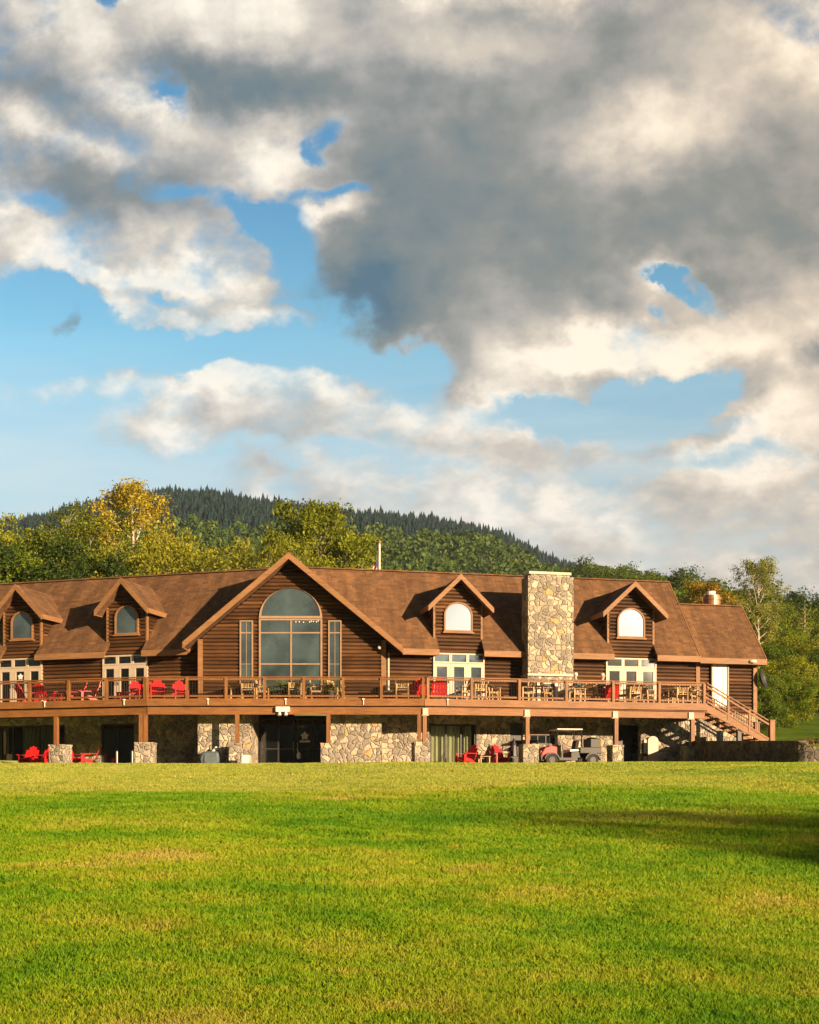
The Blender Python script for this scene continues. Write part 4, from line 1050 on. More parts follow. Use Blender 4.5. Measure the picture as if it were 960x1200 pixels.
# ------------------------------------------------------------------ people seated on the deck
def person(base, rz, label, shirt, legs, hair, lean=0.0):
    t = bpy.data.objects.new('person', None)
    me = bpy.data.meshes.new('person')
    # joints, metres, sitting on a 0.46 m seat and facing -Y
    J = dict(pel=(0, .02, .52), bel=(0, .03, .70), chest=(0, .0 - lean * .5, .92), neck=(0, -.03 - lean, 1.10), head0=(0, -.05 - lean, 1.18), head1=(0, -.055 - lean, 1.29),
             hl=(-.10, 0, .51), kl=(-.12, -.44, .50), al=(-.12, -.46, .10), fl=(-.13, -.60, .05),
             hr=(.10, 0, .51), kr=(.12, -.44, .50), ar=(.12, -.44, .10), fr=(.13, -.58, .05),
             sl=(-.19, -.02 - lean * .7, 1.02), el=(-.25, -.10 - lean * .5, .77), wl=(-.18, -.34, .76), ml=(-.165, -.40, .765),
             sr=(.19, -.02 - lean * .7, 1.02), er=(.26, -.08 - lean * .5, .77), wr=(.19, -.32, .76), mr=(.175, -.38, .765))
    rad = dict(pel=.15, bel=.135, chest=.15, neck=.058, head0=.075, head1=.092, hl=.095, kl=.065, al=.042, fl=.035, hr=.095, kr=.065, ar=.042, fr=.035,
               sl=.062, el=.045, wl=.030, ml=.032, sr=.062, er=.045, wr=.030, mr=.032)
    E = [('pel', 'bel'), ('bel', 'chest'), ('chest', 'neck'), ('neck', 'head0'), ('head0', 'head1'), ('pel', 'hl'), ('hl', 'kl'), ('kl', 'al'), ('al', 'fl'), ('pel', 'hr'), ('hr', 'kr'), ('kr', 'ar'), ('ar', 'fr'),
         ('chest', 'sl'), ('sl', 'el'), ('el', 'wl'), ('wl', 'ml'), ('chest', 'sr'), ('sr', 'er'), ('er', 'wr'), ('wr', 'mr')]
    for s in ('l', 'r'):
        x = -1 if s == 'l' else 1; m0 = Vector(J['m' + s])
        for k in range(4):
            a, b_, c = f'f{s}{k}a', f'f{s}{k}b', f'f{s}{k}c'; off = (k - 1.5) * .019; L = (.036, .042, .039, .030)[k]
            J[a] = tuple(m0 + Vector((off, -.030, .004))); J[b_] = tuple(m0 + Vector((off * 1.1, -.030 - L, .0))); J[c] = tuple(m0 + Vector((off * 1.1, -.030 - L * 1.6, -.022)))
            rad[a] = .0095; rad[b_] = .009; rad[c] = .0075; E += [('m' + s, a), (a, b_), (b_, c)]
        J[f't{s}a'] = tuple(m0 + Vector((-x * .035, -.005, .0))); J[f't{s}b'] = tuple(m0 + Vector((-x * .05, -.035, -.008))); rad[f't{s}a'] = .011; rad[f't{s}b'] = .009
        E += [('m' + s, f't{s}a'), (f't{s}a', f't{s}b')]
    keys = list(J); me.from_pydata([J[k] for k in keys], [(keys.index(a), keys.index(b)) for a, b in E], [])
    bpy.data.objects.remove(t)
    o = bpy.data.objects.new('person', me); COL.objects.link(o)
    sk = o.modifiers.new('skin', 'SKIN'); sk.use_smooth_shade = True
    for k, i in enumerate(keys): me.skin_vertices[0].data[k].radius = (rad[i], rad[i] * (.8 if i in ('chest', 'bel', 'pel') else 1))
    me.skin_vertices[0].data[keys.index('pel')].use_root = True
    sb = o.modifiers.new('sub', 'SUBSURF'); sb.levels = 1; sb.render_levels = 2
    me.materials.append(M['skin']); o.location = base; o.rotation_euler = (0, 0, rz); o['_base'] = (0, 0, 0)
    tag(o, label, 'person')
    # clothes as slightly larger shells
    def shell(name, chain, mat, grow):
        m2 = bpy.data.meshes.new(name); ks = []
        for c in chain:
            for q in c:
                if q not in ks: ks.append(q)
        ed = [(ks.index(a), ks.index(b)) for c in chain for a, b in zip(c, c[1:])]
        m2.from_pydata([J[k] for k in ks], ed, []); q = bpy.data.objects.new(name, m2); COL.objects.link(q); q.parent = o
        s_ = q.modifiers.new('skin', 'SKIN'); s_.use_smooth_shade = True
        for i, k in enumerate(ks): m2.skin_vertices[0].data[i].radius = (rad[k] * grow + .006, (rad[k] * grow + .006) * (.85 if k in ('chest', 'bel', 'pel') else 1))
        m2.skin_vertices[0].data[0].use_root = True; b_ = q.modifiers.new('sub', 'SUBSURF'); b_.levels = 1; b_.render_levels = 2; m2.materials.append(mat)
    J['cn'] = tuple(Vector(J['chest']).lerp(Vector(J['neck']), .55)); rad['cn'] = .085
    shell('shirt', [('pel', 'bel', 'chest', 'cn'), ('chest', 'sl', 'el'), ('chest', 'sr', 'er')], shirt, 1.06)
    shell('trousers', [('pel', 'hl', 'kl', 'al'), ('pel', 'hr', 'kr', 'ar')], legs, 1.08)
    for s in ('l', 'r'):
        m_ = MB(); f = Vector(J['f' + s]); m_.ball(f + Vector((0, .04, -.005)), .05, 10, 6, (.9, 2.3, .75)); m_.build('shoe', M['black'], o)
    h = Vector(J['head1']); m_ = MB(); m_.ball(h + Vector((0, .022, .03)), .103, 14, 9, (.94, 1.0, .95)); m_.build('hair', hair, o, smooth=True)
    m_ = MB(); m_.prism([h + Vector((-.012, -.088, -.03)), h + Vector((.012, -.088, -.03)), h + Vector((0, -.088, .015))], (0, -.022, -.006)); m_.build('nose', M['skin'], o)
    m_ = MB()
    for x in (-.034, .034): m_.ball(h + Vector((x, -.086, .012)), .009, 6, 4)
    m_.build('eyes', M['black'], o); m_ = MB(); m_.box(h + Vector((0, -.086, -.052)), (.04, .008, .008)); m_.build('mouth', M['red'], o)
    m_ = MB()
    for x in (-.095, .095): m_.ball(h + Vector((x, .005, -.01)), .022, 8, 5, (.4, .8, 1.2))
    m_.build('ears', M['skin'], o)
    return o
person(pc1.location, pc1.rotation_euler.z, 'person in a teal jacket and pale cap seated at the deck table, facing right', M['cloth_teal'], M['cloth_khaki'], M['hair2'], .06)
person(pc2.location, pc2.rotation_euler.z, 'person with pale hair and dark navy shirt seated at the deck table, facing left', M['cloth_navy'], M['cloth_dark'], M['hair'], .04)

# ------------------------------------------------------------------ golf utility cart
gp = FR.p(FR.t(665, .9), .9, 0.0); cart = thing('utility_cart', tuple(gp), 'golf cart with red hood, white canopy and cargo bed parked under the deck', 'golf cart', rz=FR.ang)
def cbuild(mb, name, mat, **k): o = mb.build(name, mat, None, base=(0, 0, 0), **k); o.parent = cart; o.location = (0, 0, 0); return o
def side_prism(pts, w, y0=None):
    mb = MB(); mb.prism([(x, -w / 2, z) for x, z in pts], (0, w, 0)); return mb
# local: front = -X
b = side_prism([(-1.35, .30), (-1.38, .55), (-1.22, .80), (-.92, .90), (-.66, .84), (-.66, .36)], 1.05); cbuild(b, 'hood', M['red'], bevel=.02)
b = side_prism([(-1.42, .22), (-1.44, .48), (-1.34, .50), (-1.30, .22)], 1.12); cbuild(b, 'bumper', M['black'])
b = side_prism([(-.72, .24), (-.72, .36), (.28, .36), (.30, .24)], 1.1); cbuild(b, 'floor_pan', M['darkmetal'])
b = side_prism([(-.02, .34), (-.02, .62), (.36, .66), (.44, .34)], 1.1); cbuild(b, 'body', M['black'], bevel=.02)
b = side_prism([(-.06, .63), (-.05, .74), (.42, .74), (.42, .66)], 1.0); cbuild(b, 'seat', M['white'], bevel=.02)
for sx in (-1, 1):
    mb = MB(); mb.box((.42, sx * .25, .96), (.09, .44, .42), rot=Matrix.Rotation(R(12), 3, 'Y')); cbuild(mb, 'backrest', M['white' if sx < 0 else 'black'], bevel=.03)
b = side_prism([(.40, .56), (.40, .84), (1.42, .84), (1.42, .56)], 1.16); cbuild(b, 'cargo_bed', M['black'], bevel=.02)
mb = MB(); mb.box((1.18, 0, .93), (.5, .95, .62)); mb.ball((1.16, 0, 1.2), .3, 12, 6, (.9, 1.4, .4)); cbuild(mb, 'cargo_bag', M['black'], bevel=.03)
for x in (-.95, .98):
    for sy in (-1, 1):
        fd = MB(); n = 10; pts = [(x + .36 * math.cos(a), .26 + .34 * math.sin(a)) for a in [math.pi * k / n for k in range(n + 1)]] + [(x - .30 + .60 * k / n, .26 + .27 * math.sin(math.acos(max(-1, min(1, (-.30 + .6 * k / n) / .31))))) for k in range(n + 1)]
        fd.prism([(a, sy * .60 - .1, z) for a, z in pts], (0, .2, 0)); cbuild(fd, 'fender', M['black'])
        w = MB(); w.cyl((x, sy * .50, .26), (x, sy * .66, .26), .27, n=20); o = cbuild(w, 'wheel', M['tyre']); h = MB(); h.cyl((x, sy * .655, .26), (x, sy * .675, .26), .14, n=14); q = h.build('rim', M['darkmetal'], None, base=(0, 0, 0)); q.parent = o
for sy in (-1, 1):
    mb = MB(); mb.tube([(-.78, sy * .5, .78), (-.62, sy * .5, 1.62)], [.022, .022]); cbuild(mb, 'canopy_post', M['black'])
    mb = MB(); mb.tube([(.52, sy * .5, .70), (.48, sy * .5, 1.62)], [.03, .03]); cbuild(mb, 'canopy_post', M['black'])
mb = MB(); mb.box((-.08, 0, 1.64), (1.22, 1.15, .06)); cbuild(mb, 'canopy', M['white'], bevel=.02)
mb = MB(); mb.tube([(-.74, -.25, .75), (-.50, -.25, .98)], [.02, .02]); n = 14; ax = Vector((.24, 0, .23)).normalized(); s1 = Vector((0, 1, 0)); s2 = ax.cross(s1)
ring = [Vector((-.50, -.25, .98)) + s1 * (.16 * math.cos(2 * math.pi * k / n)) + s2 * (.16 * math.sin(2 * math.pi * k / n)) for k in range(n + 1)]
mb.tube(ring, [.014] * (n + 1), 5); cbuild(mb, 'steering_wheel', M['black'])
mb = MB()
for sy in (-1, 1): mb.cyl((-1.385, sy * .36, .60), (-1.36, sy * .36, .60), .07, n=12)
cbuild(mb, 'headlights', M['white'])
# timber signpost behind the cart
b_ = FR.p(FR.t(677.5, 2.2), 2.2, 0); mb = MB(); mb.box(b_ + Vector((0, 0, .62)), (.17, .17, 1.24)); tag(mb.build('timber_post', M['deckv'], base=b_), 'short orange-brown timber post standing behind the utility cart', 'post')
# covered grill and bottle on it, left of the first tall stone bay
b_ = FC.p(FC.t(248.5, 1.0), 1.0, 0); gr = thing('covered_grill', tuple(b_), 'slate-grey cloth-covered grill in front of the left stone bay', 'grill')
mb = MB(); n = 20; prof = [(.0, 1.0), (.08, 1.03), (.42, 1.0), (.62, .93), (.80, .86), (.86, 1.0), (.88, 1.0)]
lv = [(.44, .30, 0), (.50, .33, .25), (.47, .30, .45), (.46, .29, .52), (.36, .2, .60), (.04, .03, .62)]
vs = []; fs = []
for i, (a, b2, z) in enumerate(lv):
    for k in range(n): th = 2 * math.pi * k / n; w_ = 1 + .05 * math.sin(k * 2.7 + i); vs.append(b_ + Vector((a * w_ * np.sign(math.cos(th)) * abs(math.cos(th)) ** .55, b2 * w_ * np.sign(math.sin(th)) * abs(math.sin(th)) ** .55, z)))
for i in range(len(lv) - 1):
    for k in range(n): fs.append((i * n + k, i * n + (k + 1) % n, (i + 1) * n + (k + 1) % n, (i + 1) * n + k))
fs.append(tuple(range((len(lv) - 1) * n, len(lv) * n))); mb.add(vs, fs); mb.build('cover', M['greycover'], gr)
mb = MB(); q = b_ + Vector((.12, -.02, .60)); mb.box(q + Vector((0, 0, .08)), (.34, .05, .12), rot=Matrix.Rotation(R(-50), 3, 'Y')); tag(mb.build('towel', M['white'], base=q, bevel=.01), 'small white towel thrown over the covered grill', 'towel')
# litter bin / sandwich board by the bay corner
b_ = FC.p(FC.t(289.5, -.6), -.6, -.12); sb_ = thing('sandwich_board', tuple(b_), 'small white and pale green board standing on the grass before the left stone bay', 'board')
mb = MB(); mb.box(b_ + Vector((-.05, -.08, .26)), (.30, .03, .52), rot=Matrix.Rotation(R(-14), 3, 'X')); mb.build('front_panel', M['white'], sb_)
mb = MB(); mb.box(b_ + Vector((.02, .08, .26)), (.34, .03, .50), rot=Matrix.Rotation(R(14), 3, 'X')); mb.build('back_panel', M['curtain'], sb_)
# white bag hanging at the entrance doors
q = FC.p(hx + .16, ev - .16, .52); mb = MB(); mb.ball(q, .13, 10, 7, (.8, .5, 1.3)); mb.cyl(q + Vector((-.02, 0, .14)), q + Vector((-.08, .0, .36)), .03, .012, 6); tag(mb.build('bag', M['white'], base=q), 'white bag hanging from the entrance door handle', 'bag')
# closed dark patio umbrella and covered heater near the right-centre pier
b_ = FR.p(FR.t(602, 1.9), 1.9, 0); um = thing('closed_umbrella', tuple(b_), 'closed black patio umbrella leaning by the dark doorway right of the patio chairs', 'umbrella')
mb = MB(); mb.tube([b_ + Vector((0, 0, .05)), b_ + Vector((.02, 0, 1.35))], [.02, .02]); mb.build('pole', M['iron'], um)
mb = MB(); mb.cyl(b_, b_ + Vector((0, 0, .1)), .25, .2, 14); mb.build('base', M['darkmetal'], um)
mb = MB(); mb.cyl(b_ + Vector((-.02, 0, .45)), b_ + Vector((.0, 0, .95)), .22, .15, 9); mb.cyl(b_ + Vector((0, 0, .95)), b_ + Vector((.02, 0, 1.3)), .15, .02, 9)
mb.prism([b_ + Vector((-.1, 0, .92)), b_ + Vector((-.55, 0, .72)), b_ + Vector((-.1, 0, .66))], (0, .06, 0)); mb.build('canopy', M['black'], um)
# two pale bollards at the left lower window, flagpole
for px, lb in ((137, 'left'), (155, 'right')):
    b_ = FL.p(FL.t(px, 3.4), 3.4, 0); mb = MB(); mb.cyl(b_, b_ + Vector((0, 0, .72)), .055, n=10); mb.ball(b_ + Vector((0, 0, .72)), .055, 10, 6)
    tag(mb.build('bollard', M['iron'], base=b_), f'short pale bollard before the dark lower window, the {lb} of two', 'bollard', 'bollards before the lower window')
fx, fy = (444.7 - PX) / F * 74, 74; fz = float(gh(fx, fy)); fp = thing('flagpole', (fx, fy, fz), 'white flagpole with a gilt ball rising behind the lodge roof', 'flagpole')
zt_ = CZ + (HY - 637) / F * 74; mb = MB(); mb.cyl((fx, fy, fz), (fx, fy, zt_), .10, .065, 12); mb.build('pole', M['white'], fp)
mb = MB(); mb.ball((fx, fy, zt_ + .1), .13, 12, 8); mb.build('finial', plain_mat('gilt', (.6, .38, .08), .3, .8), fp)
mb = MB(); nx_, nz_ = 26, 14; W_, H_ = 1.9, 1.5; zf = CZ + (HY - 649) / F * 74; vs = []; fs = []; uvs = []
for j in range(nz_ + 1):
    for i in range(nx_ + 1):
        u_ = i / nx_; v_ = j / nz_; fall = u_ * .95
        x = -.1 - .5 * u_ ** .8 * W_ * .35 - .05 * math.sin(9 * u_ + 2 * v_); y = .16 * math.sin(14 * u_ + 1.5 * v_) * (.3 + u_); z = zf - H_ * (1 - v_) - fall * 1.2
        vs.append((fx + x, fy + y, z)); uvs.append((u_, v_))
for j in range(nz_):
    for i in range(nx_): a = j * (nx_ + 1) + i; fs.append((a, a + 1, a + nx_ + 2, a + nx_ + 1))
mb.add(vs, fs); tag(mb.build('flag', M['flag'], base=(fx, fy, zf), uv=uvs, recalc=False, smooth=True), 'limp star-spangled flag hanging from the pole behind the roof ridge', 'flag')
# ------------------------------------------------------------------ trees
def leaves(cent, size, squash=.62):
    n = len(cent); a = rng.normal(size=(n, 3)); a /= np.linalg.norm(a, axis=1)[:, None]
    q = np.cross(a, rng.normal(size=(n, 3))); q /= np.linalg.norm(q, axis=1)[:, None]
    s = (size * rng.choice([.5, .8, 1.0, 1.45], n, p=[.3, .3, .25, .15]) * rng.uniform(.85, 1.15, n))[:, None]
    return np.stack([cent + a * s, cent + q * s * squash, cent - a * s, cent - q * s * squash], 1).reshape(-1, 3)
def tree(name, H, Rr, first=.3, nb=16, shape='oval', lpc=60, leaf=.16, clump=.55, sub=4, lean=.03, up=.55, thick=.02, leafmat='leaf_green', bark='bark', seed=0, fill=0):
    rnd = random.Random(seed); t = local_thing(name, '', 'tree', None); mb = MB()
    tip = Vector((rnd.uniform(-lean, lean) * H, rnd.uniform(-lean, lean) * H, H * .96)); N = 7
    path = [Vector((0, 0, -.5))] + [tip * (k / N) + Vector((rnd.uniform(-1, 1), rnd.uniform(-1, 1), 0)) * H * .008 * (k < N) for k in range(1, N + 1)]
    rad = [H * thick * (1 - .92 * (k / N)) + .01 for k in range(N + 1)]; mb.tube(path, rad, 8)
    def at(f): f = f * N; i = min(N - 1, int(f)); return path[i].lerp(path[i + 1], f - i)
    cl = []
    for b in range(nb):
        f = first + (1 - first) * (b + rnd.random() * .6) / nb; p0 = at(min(f, .985)); az = b * 2.399 + rnd.uniform(-.5, .5)
        g = (f - first) / (1 - first)
        prof = {'oval': (math.sin(math.pi * (g * .82 + .16))) ** .7, 'cone': 1.05 - g, 'top': .35 + .75 * math.sin(math.pi * min(1, g * .9 + .05)), 'spread': .65 + .45 * math.sin(math.pi * g)}[shape]
        L = Rr * prof * rnd.uniform(.72, 1.15); el = up * (.55 + .75 * g) + rnd.uniform(-.15, .15)
        d = Vector((math.cos(az) * math.cos(el), math.sin(az) * math.cos(el), math.sin(el)))
        p1 = p0 + d * L * .5 + Vector((0, 0, L * .03)); p2 = p0 + d * L + Vector((0, 0, L * .14)); r = H * thick * .42 * (1 - g * .6)
        mb.tube([p0, p1, p2], [r, r * .55, r * .15], 5); cl.append((p2, 1.0)); cl.append((p1.lerp(p2, .5), .9))
        for s in range(sub):
            q0 = p0.lerp(p2, rnd.uniform(.35, .9)); d2 = (d + Vector((rnd.uniform(-1, 1), rnd.uniform(-1, 1), rnd.uniform(-.35, .8))) * .9).normalized(); q1 = q0 + d2 * L * rnd.uniform(.25, .5)
            mb.cyl(q0, q1, r * .35, r * .08, 4, caps=False); cl.append((q1, rnd.uniform(.6, 1.1)))
    mb.build('trunk', M[bark], t)
    cs = []
    for c, w in cl:
        n = int(lpc * w); sg = .78 * clump * w * rnd.uniform(.75, 1.2); pts = np.clip(rng.normal(size=(n, 3)), -1.9, 1.9) * np.array([sg, sg, sg * .62]); cs.append(pts + np.array(c))
    cs = np.concatenate(cs); cs = np.repeat(cs, 2, axis=0) + rng.normal(size=(2 * len(cs), 3)) * .07
    np_mesh('crown', leaves(cs, leaf * .62), 4, M[leafmat], t)
    t['H'] = float(np.percentile(cs[:, 2], 99.8)); return t
def conifer(name, H, Rr, seed, first=.1, leafmat='leaf_dark', n=26, lpc=110, bark='bark'):
    rnd = random.Random(seed); t = local_thing(name, '', 'tree', None); mb = MB(); mb.tube([Vector((0, 0, -.4)), Vector((.05, 0, H * .5)), Vector((0, .03, H))], [H * .016, H * .010, .015], 8)
    cs = []
    for k in range(n):
        f = first + (1 - first) * k / n; z = H * f; L = Rr * (1.02 - f) ** .8 * 1.1
        for j in range(6):
            az = j * 1.047 + k * .9 + rnd.uniform(-.2, .2); l = L * rnd.uniform(.7, 1.1); d = Vector((math.cos(az), math.sin(az), -.12)); p0 = Vector((0, 0, z)); p1 = p0 + d * l + Vector((0, 0, .12 * l))
            mb.cyl(p0, p1, .03, .008, 4, caps=False); m_ = max(8, int(lpc * l / Rr)); s = rng.random(m_)[:, None]
            cs.append(np.array(p0) + (np.array(p1) - np.array(p0)) * s + rng.normal(size=(m_, 3)) * np.array([.12, .12, .05]) * (l * .9))
    mb.build('trunk', M[bark], t); np_mesh('crown', leaves(np.concatenate(cs), .13, .35), 4, M[leafmat], t); t['H'] = H; return t
P = {}
P['tallgold'] = tree('golden_tree', 17, 4.3, .22, 24, 'oval', 60, .15, .55, 5, up=.75, leafmat='leaf_amber', bark='palebark', seed=3, thick=.016)
P['sparse'] = tree('birch_tree', 12, 4.2, .25, 18, 'spread', 55, .15, .6, 5, up=.7, leafmat='leaf_yellowgreen', bark='palebark', seed=8)
P['gold'] = tree('golden_tree', 9.5, 4.4, .18, 20, 'spread', 85, .15, .65, 5, up=.5, leafmat='leaf_gold', bark='palebark', seed=12)
P['round'] = tree('maple_tree', 13, 4.2, .2, 24, 'oval', 95, .16, .62, 5, up=.6, leafmat='leaf_yellowgreen', seed=21)
P['green'] = tree('broadleaf_tree', 12, 4.8, .14, 24, 'oval', 105, .17, .75, 5, up=.45, leafmat='leaf_green', seed=33)
P['dark'] = tree('broadleaf_tree', 10, 4.6, .08, 22, 'spread', 120, .17, .75, 5, up=.4, leafmat='leaf_dark', seed=44)
P['ygreen'] = tree('broadleaf_tree', 11, 4.8, .1, 24, 'spread', 105, .17, .72, 5, up=.45, leafmat='leaf_yellowgreen', seed=57)
P['aspen'] = tree('aspen_tree', 17, 3.3, .50, 24, 'top', 70, .13, .50, 6, up=.8, leafmat='leaf_pale', bark='palebark', seed=61, thick=.0135, lean=.02)
P['bush'] = tree('shrub', 4.2, 2.6, .02, 26, 'spread', 120, .11, .42, 5, up=.35, leafmat='leaf_green', seed=71)
P['ybush'] = tree('shrub', 3.6, 2.2, .02, 22, 'spread', 110, .10, .38, 5, up=.4, leafmat='leaf_yellowgreen', seed=72)
P['copper'] = tree('copper_tree', 11, 2.8, .3, 18, 'oval', 80, .14, .5, 4, leafmat='leaf_orange', seed=81)
P['pine'] = conifer('pine_tree', 14, 3.2, 5, .38, 'leaf_yellowgreen', 15, 60, 'palebark')
P['spruce'] = conifer('spruce_tree', 15, 2.7, 6)
tused = set()
def plant(k, px, top, d, label, group, wf=1.0, cat='tree', base=None, rz=None):
    """stand a tree at depth d so that its crown tops out at photo row 'top'"""
    x = (px - PX) / F * d; zb = float(max(gh(x, d), tz(x, d) if 13 < x < 70 and 40 < d < 84 else -99, hill_z(x, d) if d > 165 else -99)) if base is None else base
    zt = CZ + (HY - top) / F * d; s = (zt - zb) / P[k]['H']; w = s * wf; rz = random.uniform(0, 6.28) if rz is None else rz
    if k in tused: o = dup(P[k], (x, d, zb), rz, label, group, (w, w, s))
    else: tused.add(k); o = P[k]; o.location = (x, d, zb); o.rotation_euler = (0, 0, rz); o.scale = (w, w, s); o['label'] = label; o['group'] = group
    o['category'] = cat; return o

# hill -----------------------------------------------------------------------
HPX = np.array([-500, -250, -100, 0, 60, 100, 150, 195, 250, 300, 350, 400, 450, 500, 540, 580, 620, 660, 700, 750, 800, 860, 920, 960, 1050, 1200, 1500])
HPY = np.array([690, 655, 630, 615, 605, 594, 584, 579, 582, 590, 595, 602, 605, 609, 617, 625, 645, 664, 674, 680, 692, 704, 716, 724, 735, 745, 760]) + 5
YR = 900.0
def hill_z(x, y):
    x = np.asarray(x, float); y = np.asarray(y, float)
    px = PX + F * x / np.maximum(y, 1); zr = CZ + (HY - np.interp(px, HPX, HPY)) / F * YR
    f = np.clip((y - 150) / (YR - 150), 0, 1)
    z = 6 + (zr - 6) * f ** 1.02
    z = np.where(y > YR, zr - (y - YR) * .25, z)
    return z + 3.0 * np.sin(x * .02 + y * .013) * np.clip((y - 200) / 200, 0, 1) * np.clip((900 - y) / 150, 0, 1)
xs = np.linspace(-620, 620, 160); ys = np.concatenate([np.arange(150, 300, 8), np.arange(300, 1000, 14), np.linspace(1000, 1400, 8)])
m, nt = newmat('forest_floor'); g = G(nt); a = g.noise(g.pos(), .08, 6, .7)
g.out(g.bsdf(g.ramp(a, [(.35, (.012, .022, .010)), (.7, (.035, .05, .016))]), .95)); M['ffloor'] = m
hill = sheet('hill', xs, ys, lambda x, y: hill_z(x, y) - .5, M['ffloor'])

def scatter(y0, y1, spacing, wedge=.47):
    area = wedge * (y1 ** 2 - y0 ** 2); n = int(area / spacing ** 2)
    y = np.sqrt(rng.uniform(y0 ** 2, y1 ** 2, n)); x = rng.uniform(-wedge, wedge, n) * y; return x, y
# spruce wood near the top
def con_template():
    vs = []; fs = []; n = 8
    vs += [(0, 0, 0), (.03, 0, 0), (0, .03, .95)]; 
    for k, (z0, z1, r) in enumerate(((.10, .45, .21), (.27, .62, .17), (.45, .77, .13), (.62, .90, .09), (.78, 1.03, .052))):
        o = len(vs); vs.append((0, 0, z1))
        for j in range(n): rr = r * (1.0 if j % 2 else .55); a = 2 * math.pi * (j + k * .4) / n; vs.append((rr * math.cos(a), rr * math.sin(a), z0 - (.03 if j % 2 else 0)))
        fs += [(o, o + 1 + j, o + 1 + (j + 1) % n) for j in range(n)]
    return np.array(vs, float), np.array(fs)
def replicate(tv, tf, X, Y, Z, H, W):
    n = len(X); a = rng.uniform(0, 6.28, n); c, s = np.cos(a)[:, None], np.sin(a)[:, None]
    vx = (tv[None, :, 0] * c - tv[None, :, 1] * s) * (H * W)[:, None] + X[:, None]; vy = (tv[None, :, 0] * s + tv[None, :, 1] * c) * (H * W)[:, None] + Y[:, None]
    vz = tv[None, :, 2] * H[:, None] + Z[:, None]; v = np.stack([vx, vy, vz], -1).reshape(-1, 3)
    f = (tf[None] + (np.arange(n) * len(tv))[:, None, None]).reshape(-1, 3); return v, f
def split(x, y):   # is this spot in the spruce zone?
    px = PX + F * x / y; lim = np.interp(px, [-300, 0, 120, 300, 480, 640, 690, 720], [600, 590, 560, 520, 545, 620, 780, 2000])
    return y > lim + rng.normal(size=len(x)) * 28
X, Y = scatter(480, 925, 4.2); k = split(X, Y); X, Y = X[k], Y[k]; Z = hill_z(X, Y) - .8
H = rng.uniform(5.5, 10.5, len(X)) * np.where(rng.random(len(X)) < .06, 1.28, 1); v, f = replicate(*con_template(), X, Y, Z, H, rng.uniform(1.1, 1.75, len(X)))
tag(np_mesh('spruce_wood', v, 3, M['forest_conifer'], tris=f), 'dark blue-green spruce wood covering the top of the hill', 'forest', kind='stuff')
# broadleaf wood lower down and on the right-hand ridge
X, Y = scatter(200, 905, 7.2); k = ~split(X, Y) & (rng.random(len(X)) < np.clip(1.4 - Y / 900, .4, 1)); X, Y = X[k], Y[k]; Z = hill_z(X, Y)
nb = len(X); K = 96; s = rng.uniform(.75, 1.3, nb)
u = rng.normal(size=(nb, K, 3)); u /= np.linalg.norm(u, axis=2)[..., None]; u[..., 2] = np.abs(u[..., 2]) * 1.0 - .15
lump = 1 + .22 * np.sin(u[..., 0] * 5 + s[:, None] * 30) * np.sin(u[..., 1] * 5 + s[:, None] * 50)
c = u * (np.array([3.6, 3.6, 4.4]) * s[:, None, None]) * (rng.uniform(.7, 1.05, (nb, K))[..., None]) * lump[..., None] + np.stack([X, Y, Z + 4.8 * s], -1)[:, None, :]
sz = np.repeat(.62 * s * np.clip(Y / 420, .75, 1.5), K); c = c.reshape(-1, 3)
tag(np_mesh('broadleaf_wood', leaves(c, sz, .7), 4, M['forest_broadleaf']), 'green broadleaf wood on the lower hillside behind the lodge', 'forest', kind='stuff')

GB = 'trees behind the lodge'; GRt = 'trees on the slope right of the lodge'
plant('tallgold', 158, 566, 88, 'tall orange-gold tree with pale branches standing highest behind the left roof', GB, 1.05, rz=.6)
plant('sparse', 99, 596, 86, 'yellow-green tree with a bare pale forked trunk left of the tall orange-gold tree', GB, 1.0, rz=1.0)
plant('sparse', 126, 590, 92, 'yellow-green tree touching the left side of the tall orange-gold tree', GB, .8, rz=3.0)
plant('gold', 204, 627, 86, 'rounded golden tree right of the tall orange-gold tree', GB, .7, rz=2.0)
plant('gold', 178, 640, 84, 'low golden tree filling the gap under the tall orange-gold tree', GB, 1.1, rz=4.1)
plant('ygreen', 30, 614, 90, 'broad sunlit yellow-green tree near the left picture edge', GB, 1.05, rz=.3)
plant('ygreen', -8, 618, 92, 'sunlit yellow-green tree cut by the left picture edge', GB, 1.0, rz=2.2)
plant('dark', 55, 632, 84, 'dark green tree in the shade below the sunlit crowns on the left', GB, 1.0)
plant('green', 12, 644, 83, 'mid-green bushy tree just above the left dormer ridge', GB, 1.1)
plant('green', 78, 636, 88, 'mid-green tree below the yellow-green tree with the forked trunk', GB, .9)
plant('ygreen', 140, 650, 83, 'low yellow-green tree right above the second dormer', GB, .9)
plant('dark', 128, 655, 82, 'low dark green tree just left of the second dormer peak', GB, .8)
plant('round', 376, 592, 86, 'big round yellow-green tree behind the peak of the main gable', GB, .9, rz=1.7)
plant('round', 404, 626, 88, 'yellow-green tree leaning on the right flank of the big round tree', GB, .8, rz=.2)
plant('gold', 323, 632, 84, 'small golden tree left of the main gable peak', GB, .65, rz=.5)
plant('round', 350, 622, 85, 'small yellow-green tree between the main gable peak and the big round tree', GB, .7, rz=1.5)
for px, top in ((-60, 600), (-110, 610), (-40, 640)): plant('ygreen', px, top, 92, 'sunlit yellow-green tree beyond the left picture edge', GB, 1.0)
plant('aspen', 889, 655, 82, 'tall slender aspen with a pale trunk and thin see-through crown right of the lodge', GRt, .92, rz=.7)
plant('copper', 823, 683, 92, 'copper-brown tree behind the roof vent', GRt, 1.0)
plant('pine', 943, 703, 92, 'thin pine with a bare pale trunk and flat layered branches near the right edge', GRt, .8)
